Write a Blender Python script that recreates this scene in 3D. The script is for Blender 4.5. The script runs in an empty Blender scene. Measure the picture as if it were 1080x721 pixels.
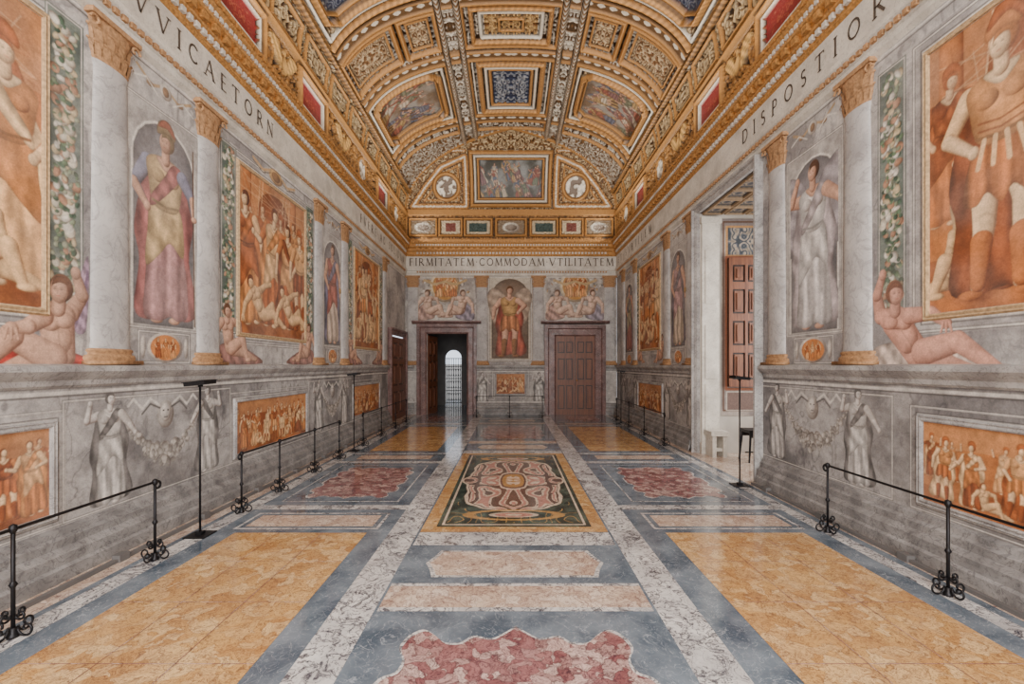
import bpy, math, random
import numpy as np
from mathutils import Vector, Matrix
random.seed(5)
HW=3.55; YB=15.28; YS=-4.0; ZS=6.75; RISE=2.0; NE=2.3; ATT=.97
def lin(r,g,b):
    f=lambda c:((c/255+.055)/1.055)**2.4 if c/255>.04045 else c/255/12.92
    return np.array([f(r),f(g),f(b)],np.float32)
# ------------------------------------------------------------ noise
_T={}
def _tab(s):
    if s not in _T: _T[s]=np.random.default_rng(s+11).random((256,256)).astype(np.float32)
    return _T[s]
def vnoise(x,y,s=0):
    T=_tab(s); xi=np.floor(x).astype(np.int64); yi=np.floor(y).astype(np.int64)
    fx=(x-xi); fy=(y-yi); fx=fx*fx*(3-2*fx); fy=fy*fy*(3-2*fy)
    a=T[xi&255,yi&255]; b=T[(xi+1)&255,yi&255]; c=T[xi&255,(yi+1)&255]; d=T[(xi+1)&255,(yi+1)&255]
    return (a*(1-fx)+b*fx)*(1-fy)+(c*(1-fx)+d*fx)*fy
def fbm(x,y,o=4,s=0):
    t=0;a=.5;n=0
    for i in range(o):
        t=t+a*vnoise(x*2**i+7.3*i,y*2**i+3.1*i,s+i); n+=a; a*=.5
    return t/n
def sstep(v,a,b):
    t=np.clip((v-a)/(b-a),0,1); return t*t*(3-2*t)
# ------------------------------------------------------------ canvas
class Canvas:
    def __init__(s,xs,ys,base):
        s.xs=np.asarray(xs); s.ys=np.asarray(ys)
        s.X,s.Y=np.meshgrid(s.xs,s.ys)
        s.C=np.empty(s.X.shape+(3,),np.float32); s.C[:]=base
        s.M=np.zeros(s.X.shape,np.float32); s.H=np.zeros(s.X.shape,np.float32)
        s.I=np.zeros(s.X.shape,np.int32); s.cid=0; s.info={}; s.clip=None; s.aa=.008
    def new(s,name,label,cat,group=None):
        k=len(s.info)+1; s.info[k]=(name,label,cat,group); s.cid=k; return k
    def win(s,x0,x1,y0,y1):
        if s.clip:
            x0=max(x0,s.clip[0]);x1=min(x1,s.clip[1]);y0=max(y0,s.clip[2]);y1=min(y1,s.clip[3])
        i0,i1=np.searchsorted(s.xs,[x0,x1]); j0,j1=np.searchsorted(s.ys,[y0,y1])
        if i1<=i0 or j1<=j0: return None
        sl=(slice(j0,j1),slice(i0,i1)); return sl,s.X[sl],s.Y[sl]
    def blend(s,sl,a,col):
        A=a[...,None]; s.C[sl]=s.C[sl]*(1-A)+col*A
        if s.cid:
            v=s.I[sl]; v[a>.5]=s.cid
    def fill(s,x0,x1,y0,y1,col,a=1.):
        w=s.win(x0,x1,y0,y1)
        if not w: return
        sl,X,Y=w; s.blend(sl,np.full(X.shape,a,np.float32),np.broadcast_to(col,X.shape+(3,)))
    def mottle(s,x0,x1,y0,y1,c1,c2,k=3,seed=0,a=1.,veins=None):
        w=s.win(x0,x1,y0,y1)
        if not w: return
        sl,X,Y=w; n=sstep(fbm(X*k,Y*k,5,seed),.3,.7)[...,None]
        col=c1*(1-n)+c2*n
        if veins is not None:
            for q,(kx,ky,sd) in enumerate(((1.3,.8,9),(2.6,2.,29))):
                v=np.abs(fbm(X*k*kx+5,Y*k*ky+fbm(X*2,Y*2,3,seed+3)*3,4,seed+sd)-.5)
                v=(1-sstep(v,.0,.03))[...,None]*(.55-.18*q); col=col*(1-v)+veins*v
        s.blend(sl,np.full(X.shape,a,np.float32),col)
    def shadecol(s,col,dx,dy,dark):
        q=dx*dx+dy*dy; nz=np.sqrt(np.clip(1-q,0,1))
        lam=np.clip(.72*nz-.42*dx+.36*dy+.08,0,1)[...,None]
        d=col*dark
        return d*(1-lam)+np.minimum(col*1.12,1)*lam
    def cap(s,p0,p1,r0,r1,col,dark=np.array([.28,.21,.19])):
        R=max(r0,r1)+s.aa
        w=s.win(min(p0[0],p1[0])-R,max(p0[0],p1[0])+R,min(p0[1],p1[1])-R,max(p0[1],p1[1])+R)
        if not w: return
        sl,X,Y=w; dx=p1[0]-p0[0];dy=p1[1]-p0[1];L=dx*dx+dy*dy+1e-9
        t=np.clip(((X-p0[0])*dx+(Y-p0[1])*dy)/L,0,1)
        r=r0+(r1-r0)*t; ex=(X-p0[0]-t*dx);ey=(Y-p0[1]-t*dy)
        d=np.sqrt(ex*ex+ey*ey); a=np.clip(.5-(d-r)/s.aa,0,1)
        s.blend(sl,a,s.shadecol(col,ex/r,ey/r,dark))
    def limb(s,pts,rs,col):
        for i in range(len(pts)-1): s.cap(pts[i],pts[i+1],rs[i],rs[i+1],col)
    def ell(s,x,y,rx,ry,col,rot=0,flat=False,alpha=1.):
        R=max(rx,ry)+s.aa; w=s.win(x-R,x+R,y-R,y+R)
        if not w: return
        sl,X,Y=w; ca,sa=math.cos(rot),math.sin(rot)
        u=((X-x)*ca+(Y-y)*sa)/rx; v=(-(X-x)*sa+(Y-y)*ca)/ry
        d=(np.sqrt(u*u+v*v)-1)*min(rx,ry); a=np.clip(.5-d/s.aa,0,1)*alpha
        if flat: s.blend(sl,a,np.broadcast_to(col,X.shape+(3,)))
        else: s.blend(sl,a,s.shadecol(col,u,v,np.array([.34,.29,.27])))
    def line(s,pts,w,col,alpha=1.):
        xs=[p[0] for p in pts];ys=[p[1] for p in pts]
        q=s.win(min(xs)-w-.02,max(xs)+w+.02,min(ys)-w-.02,max(ys)+w+.02)
        if not q: return
        sl,X,Y=q; D=np.full(X.shape,1e9)
        for (x0,y0),(x1,y1) in zip(pts[:-1],pts[1:]):
            dx=x1-x0;dy=y1-y0;t=np.clip(((X-x0)*dx+(Y-y0)*dy)/(dx*dx+dy*dy+1e-9),0,1)
            D=np.minimum(D,np.hypot(X-x0-t*dx,Y-y0-t*dy))
        a=np.clip(.5-(D-w/2)/s.aa,0,1)*alpha
        s.blend(sl,a,np.broadcast_to(col,X.shape+(3,)))
    def box(s,x0,x1,y0,y1,w,col,alpha=1.):
        s.line([(x0,y0),(x1,y0),(x1,y1),(x0,y1),(x0,y0)],w,col,alpha)
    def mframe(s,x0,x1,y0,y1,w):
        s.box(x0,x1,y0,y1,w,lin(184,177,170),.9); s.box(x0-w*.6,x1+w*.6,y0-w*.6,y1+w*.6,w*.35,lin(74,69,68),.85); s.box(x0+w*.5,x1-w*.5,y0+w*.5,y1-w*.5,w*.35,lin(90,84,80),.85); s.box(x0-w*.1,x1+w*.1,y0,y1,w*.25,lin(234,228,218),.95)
    def poly(s,pts,col,fold=None,smooth=True,edge=.05,alpha=1.):
        if smooth:
            n=len(pts);o=[]
            for i in range(n):
                p0,p1,p2,p3=[np.array(pts[(i+k-1)%n],float) for k in range(4)]
                for t in (0,.25,.5,.75):
                    o.append(.5*((2*p1)+(-p0+p2)*t+(2*p0-5*p1+4*p2-p3)*t*t+(-p0+3*p1-3*p2+p3)*t**3))
            pts=o
        P=np.array(pts,float); w=s.win(P[:,0].min()-.02,P[:,0].max()+.02,P[:,1].min()-.02,P[:,1].max()+.02)
        if not w: return
        sl,X,Y=w; ins=np.zeros(X.shape,bool); D=np.full(X.shape,1e9)
        for i in range(len(P)):
            x1,y1=P[i];x2,y2=P[(i+1)%len(P)]
            ins^=((y1>Y)!=(y2>Y))&(X<(x2-x1)*(Y-y1)/((y2-y1) if abs(y2-y1)>1e-9 else 1e-9)+x1)
            dx=x2-x1;dy=y2-y1;t=np.clip(((X-x1)*dx+(Y-y1)*dy)/(dx*dx+dy*dy+1e-9),0,1)
            D=np.minimum(D,(X-x1-t*dx)**2+(Y-y1-t*dy)**2)
        D=np.sqrt(D); sd=np.where(ins,-D,D); a=np.clip(.5-sd/s.aa,0,1)*alpha
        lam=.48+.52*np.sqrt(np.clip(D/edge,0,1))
        if fold:
            fx,fy,amp,wp=fold
            v=np.sin(X*fx+Y*fy+wp*fbm(X*3,Y*2.5,2,2)*1.4); v=np.sign(v)*np.abs(v)**.7; v2=np.sin(X*fx*2.3-Y*fy*.5+wp*fbm(X*4,Y*2.5,2,4))
            lam=lam*(1+amp*v*.85+amp*.35*v2)
        c=np.clip(col*np.power(np.clip(lam,.1,1.6),1.35)[...,None],0,1)
        s.blend(sl,a,c)
    def wash(s,col,lo,hi,k=1.7,seed=77):
        n=sstep(fbm(s.X*k,s.Y*k,5,seed),.35,.68)[...,None]; w=lo+(hi-lo)*n; s.C=s.C*(1-w)+col*w
        g=fbm(s.X*14,s.Y*14,3,seed+5)[...,None]; s.C=np.clip(s.C*(.74+.52*g),0,1)
class Fr:
    def __init__(s,ox,oy,S,m=1,rot=0,U=None,V=None):
        s.o=np.array([ox,oy],float); s.S=S
        if U is None:
            U=(math.cos(rot)*m,math.sin(rot)*m); V=(-math.sin(rot),math.cos(rot))
        s.U=np.array(U,float)*S; s.V=np.array(V,float)*S
    def p(s,u,v): return tuple(s.o+s.U*u+s.V*v)
    def P(s,l): return [s.p(*q) for q in l]
def head(c,x,y,r,skin,hair,turn=0,helmet=None):
    hc=hair if helmet is None else helmet
    c.ell(x-turn*r*.15,y+r*.22,r*1.05,r*1.2,hc)
    c.ell(x+turn*r*.2,y-r*.05,r*.78,r*1.1,skin)
    if r>.03:
        d=skin*.2
        for e in (-1,1): c.ell(x+turn*r*.3+e*r*.28,y+r*.08,r*.13,r*.07,d,flat=True,alpha=.85)
        for e in (-1,1): c.line([(x+turn*r*.3+e*r*.14,y+r*.26),(x+turn*r*.3+e*r*.42,y+r*.25)],r*.06,d,.6)
        c.line([(x+turn*r*.34,y+r*.05),(x+turn*r*.4,y-r*.25)],r*.08,skin*.5,.6)
        c.line([(x+turn*r*.3-r*.13,y-r*.5),(x+turn*r*.3+r*.13,y-r*.5)],r*.1,skin*np.array([.6,.28,.25]),.8)
        c.poly([(x-r*.85-turn*r*.1,y+r*.2),(x-r*.5,y+r*1.1),(x+r*.4,y+r*1.15),(x+r*.9,y+r*.3),(x+r*.55,y+r*.5),(x,y+r*.65),(x-r*.55,y+r*.45)],hc,edge=r*.4)
def robed(c,F,pal,arms=None,legs=False,helmet=None,wings=None,turn=0):
    S=F.S; P=F.P; f=52/S
    if wings is not None:
        for m in (-1,1):
            c.poly(P([(.04*m,.82),(.2*m,.97),(.31*m,.88),(.28*m,.66),(.21*m,.46),(.13*m,.6)]),wings,fold=(f*.5,f*.9,.22,3),edge=.05*S)
    if pal.get('cloak') is not None:
        c.poly(P([(-.11,.82),(.11,.83),(.16,.68),(.2,.55),(.17,.35),(.24,.1),(.16,.02),(.02,.04),(-.12,.01),(-.2,.06),(-.17,.3),(-.2,.45),(-.16,.66)]),pal['cloak'],fold=(f*.8,f*.35,.3,5),edge=.06*S)
    if legs:
        for m in (-1,1):
            k=.035*(1+m)
            c.limb(P([(.055*m,.5),(.07*m+.01,.28+k),(.075*m-.01,.05)]),[.06*S,.043*S,.026*S],pal['skin'])
            c.ell(*F.p(.1*m-.01,.02),.05*S,.02*S,pal['boot'])
            c.limb(P([(.07*m,.22),(.075*m-.008,.06)]),[.043*S,.03*S],pal['boot'])
        c.poly(P([(-.09,.58),(.09,.58),(.14,.4),(.09,.36),(.04,.4),(0,.35),(-.05,.4),(-.09,.36),(-.14,.39)]),pal['skirt'],fold=(f*1.3,0,.35,1),edge=.04*S)
    else:
        for m in (-1,1): c.ell(*F.p(.06*m,.015),.04*S,.018*S,pal['skin'])
        c.poly(P([(-.085,.6),(.085,.6),(.13,.36),(.155,.2),(.16,.05),(.09,.015),(.03,.035),(-.04,.01),(-.14,.035),(-.135,.2),(-.12,.36)]),pal['skirt'],fold=(f*1.05,f*.1,.3,3),edge=.06*S)
        c.poly(P([(-.09,.62),(.09,.62),(.13,.46),(.12,.36),(.03,.42),(-.04,.35),(-.13,.28),(-.12,.45)]),pal['dress'],fold=(f*.8,f*.5,.24,3),edge=.05*S)
    if arms is None: arms=[((-.12,.79),(-.18,.64),(-.1,.54)),((.12,.79),(.19,.66),(.2,.5))]
    A=arms[0]; sl=pal.get('sleeve',pal['skin'])
    c.limb(P(A),[.042*S,.032*S,.02*S],sl); c.cap(F.p(*A[1]),F.p(*A[2]),.027*S,.019*S,pal['skin']); c.ell(*F.p(*A[-1]),.022*S,.026*S,pal['skin'])
    c.poly(P([(-.125,.81),(-.05,.85),(.05,.85),(.125,.81),(.115,.72),(.085,.6),(0,.575),(-.085,.6),(-.115,.72)]),pal['dress'],fold=(f*.6,f*.5,.14,2),edge=.07*S)
    for m in (-1,1): c.ell(*F.p(.05*m,.75),.043*S,.036*S,pal['dress']*.92)
    c.poly(P([(-.06,.845),(.06,.845),(.03,.8),(0,.785),(-.03,.8)]),pal['skin'],edge=.02*S)
    if pal.get('cloak') is not None and not legs: c.poly(P([(.05,.84),(.12,.81),(.02,.68),(-.09,.58),(-.1,.63),(-.02,.74)]),pal['cloak'],fold=(f,f,.25,3),edge=.03*S)
    c.line(P([(-.088,.615),(0,.6),(.088,.615)]),.014*S,pal.get('belt',pal['dress']*.4))
    A=arms[1]; c.limb(P(A),[.043*S,.033*S,.02*S],sl); c.cap(F.p(*A[1]),F.p(*A[2]),.027*S,.019*S,pal['skin']); c.ell(*F.p(*A[-1]),.022*S,.026*S,pal['skin'])
    c.cap(F.p(0,.84),F.p(0,.9),.028*S,.027*S,pal['skin'])
    hx,hy=F.p(.005,.932); head(c,hx,hy,.047*S,pal['skin'],pal['hair'],turn,helmet)
    if helmet is not None:
        c.poly([(hx-.06*S,hy+.03*S),(hx-.055*S,hy+.09*S),(hx+.0*S,hy+.12*S),(hx+.05*S,hy+.09*S),(hx+.06*S,hy+.035*S),(hx,hy+.05*S)],helmet,edge=.03*S)
def nude(c,J,k,skin,hair,turn=1):
    g=lambda n:J[n]
    c.limb([g('sb'),g('eb'),g('hb')],[.068*k,.052*k,.035*k],skin*.85); c.ell(*g('hb'),.04*k,.05*k,skin*.85)
    c.limb([g('pb'),g('kb'),g('fb')],[.1*k,.075*k,.04*k],skin*.82); c.ell(g('fb')[0],g('fb')[1],.075*k,.035*k,skin*.82)
    m=lambda a,b,t:(a[0]*(1-t)+b[0]*t,a[1]*(1-t)+b[1]*t)
    ch,pe=g('c'),g('p')
    c.cap(ch,pe,.135*k,.115*k,skin); c.cap(g('sa'),g('sb'),.07*k,.07*k,skin)
    c.cap(m(ch,g('sa'),.5),m(ch,g('sb'),.5),.09*k,.09*k,skin)
    c.ell(*m(ch,pe,.55),.1*k,.12*k,skin*1.0); c.ell(*m(m(ch,g('sa'),.55),pe,.12),.075*k,.06*k,skin*1.02); c.ell(*m(m(ch,g('sb'),.55),pe,.12),.075*k,.06*k,skin*1.02)
    q=m(ch,pe,.75); c.ell(q[0],q[1],.012*k,.014*k,skin*.3,flat=True,alpha=.7)
    c.line([m(ch,pe,.05),m(ch,pe,.7)],.012*k,skin*.5,.5)
    c.limb([g('pa'),g('ka'),g('fa')],[.11*k,.08*k,.042*k],skin); c.ell(g('fa')[0]+.03*k*turn,g('fa')[1]-.01,.085*k,.035*k,skin)
    c.limb([g('sa'),g('ea'),g('ha')],[.072*k,.054*k,.035*k],skin); c.ell(*g('ha'),.045*k,.045*k,skin)
    for d in (-.025,0,.025): c.cap((g('ha')[0]+d*k,g('ha')[1]),(g('ha')[0]+d*k*1.7,g('ha')[1]-.07*k),.012*k,.009*k,skin)
    c.cap(m(ch,g('h'),.35),g('h'),.055*k,.05*k,skin)
    head(c,g('h')[0],g('h')[1],.085*k,skin,hair,turn*.7)
# palettes
SK=lin(208,164,138)
_OR=[(0,lin(48,24,14)),(.45,lin(122,62,32)),(.8,lin(176,98,50)),(1.1,lin(204,136,78)),(1.5,lin(230,188,138)),(2.2,lin(242,220,188))]
def ochre(l): return np.array([np.interp(l,[a for a,_ in _OR],[b[i] for _,b in _OR]) for i in range(3)],np.float32)
def opal():
    a=lambda:ochre(random.uniform(.5,1.6))
    return dict(skin=ochre(1.65),hair=ochre(.35),dress=a(),skirt=a(),cloak=a() if random.random()<.7 else None,boot=ochre(.6),sleeve=a())
def rpal():
    L=[lin(150,86,70),lin(96,104,122),lin(176,144,96),lin(112,118,96),lin(196,182,160),lin(128,92,92)]
    a=lambda:random.choice(L)
    return dict(skin=SK,hair=lin(70,48,36),dress=a(),skirt=a(),cloak=a(),boot=lin(100,76,60),sleeve=a())
def randarms():
    o=[((-.12,.79),(-.18,.64),(-.1,.54)),((-.12,.79),(-.22,.75),(-.27,.88)),((-.12,.79),(-.2,.66),(-.3,.7))]
    q=[((.12,.79),(.19,.66),(.2,.5)),((.12,.79),(.23,.78),(.24,.93)),((.12,.79),(.19,.66),(.06,.62))]
    return [random.choice(o),random.choice(q)]
def nudeJ(x,z,k,m=1,kind=0):
    K=[dict(h=(0,.62),c=(0,.4),p=(.05,.1),sa=(-.14,.45),ea=(-.28,.28),ha=(-.3,.08),sb=(.13,.47),eb=(.3,.45),hb=(.34,.3),pa=(.1,.08),ka=(.38,.22),fa=(.5,-.08),pb=(.1,.06),kb=(.4,.02),fb=(.72,-.08)),
       dict(h=(-.22,.55),c=(-.1,.38),p=(.12,.1),sa=(-.22,.36),ea=(-.36,.2),ha=(-.42,.0),sb=(.03,.45),eb=(.2,.56),hb=(.36,.6),pa=(.18,.08),ka=(.46,.12),fa=(.8,-.06),pb=(.2,.08),kb=(.42,.26),fb=(.55,-.05))][kind]
    return {a:(x+m*b[0]*k,z+b[1]*k) for a,b in K.items()}
def ochre_scene(c,x0,x1,z0,z1,seed,n=5,hgt=.85,soldier=False):
    random.seed(seed); c.clip=(x0,x1,z0,z1); W=x1-x0;Hh=z1-z0
    c.mottle(x0,x1,z0,z1,ochre(.5),ochre(1.05),2.2,seed)
    c.fill(x0,x1,z0+.72*Hh,z1,ochre(1.3),.4)
    if Hh>1:
        for t in (.1,.78): c.cap((x0+t*W,z0),(x0+t*W,z1+.2),.12,.1,ochre(1.))
        c.poly([(x0+.26*W,z0+.5*Hh),(x0+.26*W,z0+.86*Hh),(x0+.5*W,z1-.04*Hh),(x0+.7*W,z0+.86*Hh),(x0+.7*W,z0+.5*Hh)],ochre(.5),edge=.2)
        for t in (.2,.24,.55,.6,.66): c.line([(x0+t*W,z0+.45*Hh),(x0+(t+.07)*W,z1-.02)],.014,ochre(1.7),.8)
        for i in range(14): c.line([(x0+random.random()*W,z0+random.uniform(.75,.98)*Hh) for _ in range(3)],.012,ochre(random.choice((.5,1.7))),.35)
    c.mottle(x0,x1,z0,z0+.2*Hh,ochre(.3),ochre(.9),4,seed+2,.8)
    for r,sc,zo in ((0,.66,.32),(1,.95,.06)):
        for i in range(n):
            x=x0+(i+.5*r+.3+random.uniform(-.2,.2))*W/n; S=Hh*hgt*sc*random.uniform(.85,1.05)
            robed(c,Fr(x,z0+zo*Hh,S,random.choice((-1,1)),random.uniform(-.16,.16)),opal(),randarms(),legs=random.random()<.5,helmet=ochre(.8) if random.random()<.4 else None,turn=random.choice((-1,0,1)))
        if r==0: c.mottle(x0,x1,z0,z1,ochre(.4),ochre(.9),3,seed+4,.25)
    k=Hh*.4
    for t in (.25,.7):
        nude(c,nudeJ(x0+t*W,z0+.1*Hh,k,random.choice((-1,1)),random.choice((0,1))),k*1.0,ochre(1.5),ochre(.4))
    if soldier:
        F=Fr(x0+soldier*W,z0+.03*Hh,Hh*.9,1,0); S=F.S
        p=dict(skin=ochre(1.7),hair=ochre(.35),dress=ochre(1.15),skirt=ochre(.9),cloak=ochre(.55),boot=ochre(.9),sleeve=ochre(1.5))
        robed(c,F,p,[((-.12,.79),(-.2,.66),(-.1,.57)),((.12,.79),(.22,.72),(.19,.87))],legs=True,helmet=ochre(1.),turn=-1)
        # cuirass straps, crest plume, staff
        for t in (-.06,-.02,.02,.06): c.line(F.P([(t,.6),(t*1.4,.5)]),.018*S,ochre(1.5),.9)
        for v in (.64,.67): c.line(F.P([(-.08,v),(0,v-.015),(.08,v)]),.008*S,ochre(.45),.8)
        c.poly(F.P([(-.05,1.0),(-.02,1.07),(.04,1.07),(.09,1.0),(.1,.93),(.06,.99),(.02,1.03)]),ochre(.75),edge=.02*S)
        c.line(F.P([(.2,.02),(.19,1.08)]),.014*S,ochre(.4))
    c.clip=None
def colour_scene(c,x0,x1,y0,y1,seed,U,V,n=7,sky=lin(150,152,150),gr=lin(105,92,76)):
    random.seed(seed); c.clip=(x0,x1,y0,y1); cx=(x0+x1)/2;cy=(y0+y1)/2
    c.mottle(x0,x1,y0,y1,sky,gr,3,seed)
    Hh=(abs(V[0])*(x1-x0)+abs(V[1])*(y1-y0)); W=(abs(U[0])*(x1-x0)+abs(U[1])*(y1-y0))
    for r in (0,1):
      for i in range(n):
        t=(i+random.random())/n-.5; v=(.12 if r==0 else .48)+random.uniform(-.08,.08); o=(cx+U[0]*t*W-V[0]*Hh*v,cy+U[1]*t*W-V[1]*Hh*v)
        a=random.uniform(-.6,.6); U2=(U[0]*math.cos(a)+V[0]*math.sin(a),U[1]*math.cos(a)+V[1]*math.sin(a)); V2=(-U[0]*math.sin(a)+V[0]*math.cos(a),-U[1]*math.sin(a)+V[1]*math.cos(a))
        robed(c,Fr(o[0],o[1],Hh*random.uniform(.4,.6),U=U2,V=V2),rpal(),randarms(),legs=random.random()<.5)
    c.mottle(x0,x1,y0,y1,gr*.5,gr*1.1,4,seed+9,.28)
    c.clip=None
# ------------------------------------------------------------ mesh helpers
COL=bpy.context.scene.collection
def props(o,label=None,cat=None,group=None,kind=None):
    if label:o["label"]=label
    if cat:o["category"]=cat
    if group:o["group"]=group
    if kind:o["kind"]=kind
    return o
def npmesh(name,co,quads,mat,col=None,smooth=False):
    me=bpy.data.meshes.new(name); N=len(co);M=len(quads)
    me.vertices.add(N); me.vertices.foreach_set('co',np.asarray(co,np.float32).ravel())
    me.loops.add(4*M); me.loops.foreach_set('vertex_index',np.asarray(quads,np.int32).ravel())
    me.polygons.add(M); me.polygons.foreach_set('loop_start',np.arange(0,4*M,4,dtype=np.int32))
    me.update(calc_edges=True)
    if smooth: me.polygons.foreach_set('use_smooth',np.ones(M,bool))
    if col is not None:
        a=me.color_attributes.new('Col','FLOAT_COLOR','POINT'); a.data.foreach_set('color',np.asarray(col,np.float32).ravel())
    me.materials.append(mat)
    o=bpy.data.objects.new(name,me); COL.objects.link(o); return o
def build(c,pos,mat,name,smooth=False,flip=False):
    ny,nx=c.X.shape; I=c.I[:-1,:-1].ravel(); P=pos.reshape(-1,3)
    colr=np.concatenate([c.C.reshape(-1,3),c.M.reshape(-1,1)],1); out={}
    for k in np.unique(I):
        if k<0: continue
        f=np.nonzero(I==k)[0]
        if k>0 and len(f)<12: continue
        j=f//(nx-1);i=f%(nx-1);v=j*nx+i
        q=np.stack([v,v+1,v+nx+1,v+nx],1)
        if flip:q=q[:,::-1]
        u,inv=np.unique(q,return_inverse=True); inv=inv.reshape(-1,4)
        nm=name if k==0 else c.info[k][0]
        o=npmesh(nm,P[u],inv,mat,colr[u],smooth)
        if k==0: props(o,kind="structure",label="richly painted and gilded room surface",cat="ceiling" if 'ceil' in nm else "wall")
        else: props(o,c.info[k][1],c.info[k][2],c.info[k][3])
        out[k]=o
    return out
def pym(name,vs,fs,mat,parent=None,smooth=False):
    me=bpy.data.meshes.new(name); me.from_pydata([tuple(v) for v in vs],[],fs); me.materials.append(mat)
    if smooth:
        for p in me.polygons:p.use_smooth=True
    o=bpy.data.objects.new(name,me); COL.objects.link(o)
    if parent:o.parent=parent
    return o
BF=[(0,3,2,1),(4,5,6,7),(0,1,5,4),(1,2,6,5),(2,3,7,6),(3,0,4,7)]
class MB:
    def __init__(s): s.v=[];s.f=[]
    def box(s,x0,x1,y0,y1,z0,z1,M=None):
        n=len(s.v); L=[Vector(p) for p in [(x0,y0,z0),(x1,y0,z0),(x1,y1,z0),(x0,y1,z0),(x0,y0,z1),(x1,y0,z1),(x1,y1,z1),(x0,y1,z1)]]
        if M: L=[M@p for p in L]
        s.v+=L; s.f+=[tuple(n+i for i in q) for q in BF]; return s
    def tube(s,pts,r,seg=8):
        pts=[Vector(p) for p in pts]; n0=len(s.v); rr=r if isinstance(r,(list,tuple)) else [r]*len(pts)
        up=None
        for i,p in enumerate(pts):
            t=(pts[min(i+1,len(pts)-1)]-pts[max(i-1,0)]).normalized()
            if up is None: up=t.orthogonal().normalized()
            up=(up-t*up.dot(t)).normalized(); b=t.cross(up)
            for k in range(seg):
                a=2*math.pi*k/seg; s.v.append(p+(up*math.cos(a)+b*math.sin(a))*rr[i])
        for i in range(len(pts)-1):
            for k in range(seg):
                a=n0+i*seg+k;b_=n0+i*seg+(k+1)%seg; s.f.append((a,b_,b_+seg,a+seg))
        s.f.append(tuple(n0+k for k in range(seg))[::-1]); e=n0+(len(pts)-1)*seg; s.f.append(tuple(e+k for k in range(seg)))
        return s
    def lathe(s,prof,seg=20,a0=0,a1=2*math.pi,sx=1,cx=0,cy=0):
        n0=len(s.v); full=abs(a1-a0-2*math.pi)<1e-6; m=seg if full else seg+1
        for r,z in prof:
            for k in range(m):
                a=a0+(a1-a0)*k/seg; s.v.append(Vector((cx+r*math.cos(a)*sx,cy+r*math.sin(a),z)))
        for i in range(len(prof)-1):
            for k in range(seg):
                a=n0+i*m+k;b=n0+i*m+(k+1)%m; s.f.append((a,b,b+m,a+m))
        return s
    def obj(s,name,mat,parent=None,smooth=False): return pym(name,s.v,s.f,mat,parent,smooth)
def WL(u,v,d): return (-HW+d,u,v)
def WR(u,v,d): return (HW-d,-u,v)
def WB(u,v,d): return (u,YB-d,v)
def ring(name,W,u0,u1,v0,v1,prof,mat,parent=None):
    vs=[];fs=[]
    for o,d in prof:
        for u,v in ((u0-o,v0-o),(u1+o,v0-o),(u1+o,v1+o),(u0-o,v1+o)): vs.append(W(u,v,d))
    for i in range(len(prof)-1):
        for k in range(4):
            a=i*4+k;b=i*4+(k+1)%4; fs.append((a,b,b+4,a+4))
    return pym(name,vs,fs,mat,parent)
def seg(name,W,u0,u1,prof,mat):
    vs=[W(u0,z,d) for d,z in prof]+[W(u1,z,d) for d,z in prof]; n=len(prof)
    fs=[(i,i+1,n+i+1,n+i) for i in range(n-1)]+[tuple(range(n)),tuple(range(n,2*n))]
    return props(pym(name,vs,fs,mat),"carved stone moulding running along the wall","moulding",kind="structure")
def empty(name,loc,label,cat,group=None):
    e=bpy.data.objects.new(name,None); e.location=loc; e.empty_display_size=.1; COL.objects.link(e); return props(e,label,cat,group)
# ------------------------------------------------------------ materials
def nm(name):
    m=bpy.data.materials.new(name); m.use_nodes=True; nt=m.node_tree; return m,nt,nt.nodes['Principled BSDF']
def N(nt,t,**k):
    n=nt.nodes.new(t)
    for a,b in k.items():
        if a.startswith('i_'): n.inputs[a[2:].replace('_',' ')].default_value=b
        else: setattr(n,a,b)
    return n
def mixc(nt,fac,a,b,mode='MIX'):
    n=nt.nodes.new('ShaderNodeMix'); n.data_type='RGBA'; n.blend_type=mode
    for s,v in ((0,fac),(6,a),(7,b)):
        if hasattr(v,'is_linked') or isinstance(v,bpy.types.NodeSocket): nt.links.new(v,n.inputs[s])
        elif s==0: n.inputs[0].default_value=v
        else: n.inputs[s].default_value=(*[float(x) for x in v[:3]],1)
    return n.outputs[2]
def mrange(nt,v,a,b,c,d):
    n=nt.nodes.new('ShaderNodeMapRange'); nt.links.new(v,n.inputs[0])
    for i,x in enumerate((a,b,c,d)): n.inputs[i+1].default_value=x
    return n.outputs[0]
def coords(nt,dist=0,ds=3):
    t=N(nt,'ShaderNodeTexCoord'); v=t.outputs['Object']
    if dist:
        no=N(nt,'ShaderNodeTexNoise',i_Scale=float(ds),i_Detail=5.); nt.links.new(v,no.inputs['Vector'])
        s=N(nt,'ShaderNodeVectorMath',operation='SUBTRACT'); nt.links.new(no.outputs['Color'],s.inputs[0]); s.inputs[1].default_value=(.5,.5,.5)
        m=N(nt,'ShaderNodeVectorMath',operation='SCALE'); nt.links.new(s.outputs[0],m.inputs[0]); m.inputs['Scale'].default_value=dist
        a=N(nt,'ShaderNodeVectorMath',operation='ADD'); nt.links.new(v,a.inputs[0]); nt.links.new(m.outputs[0],a.inputs[1]); v=a.outputs[0]
    return v
def noise(nt,v,s,d=5.,dis=0.):
    n=N(nt,'ShaderNodeTexNoise',i_Scale=float(s),i_Detail=float(d),i_Distortion=float(dis)); nt.links.new(v,n.inputs['Vector']); return n.outputs['Fac']
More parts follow.
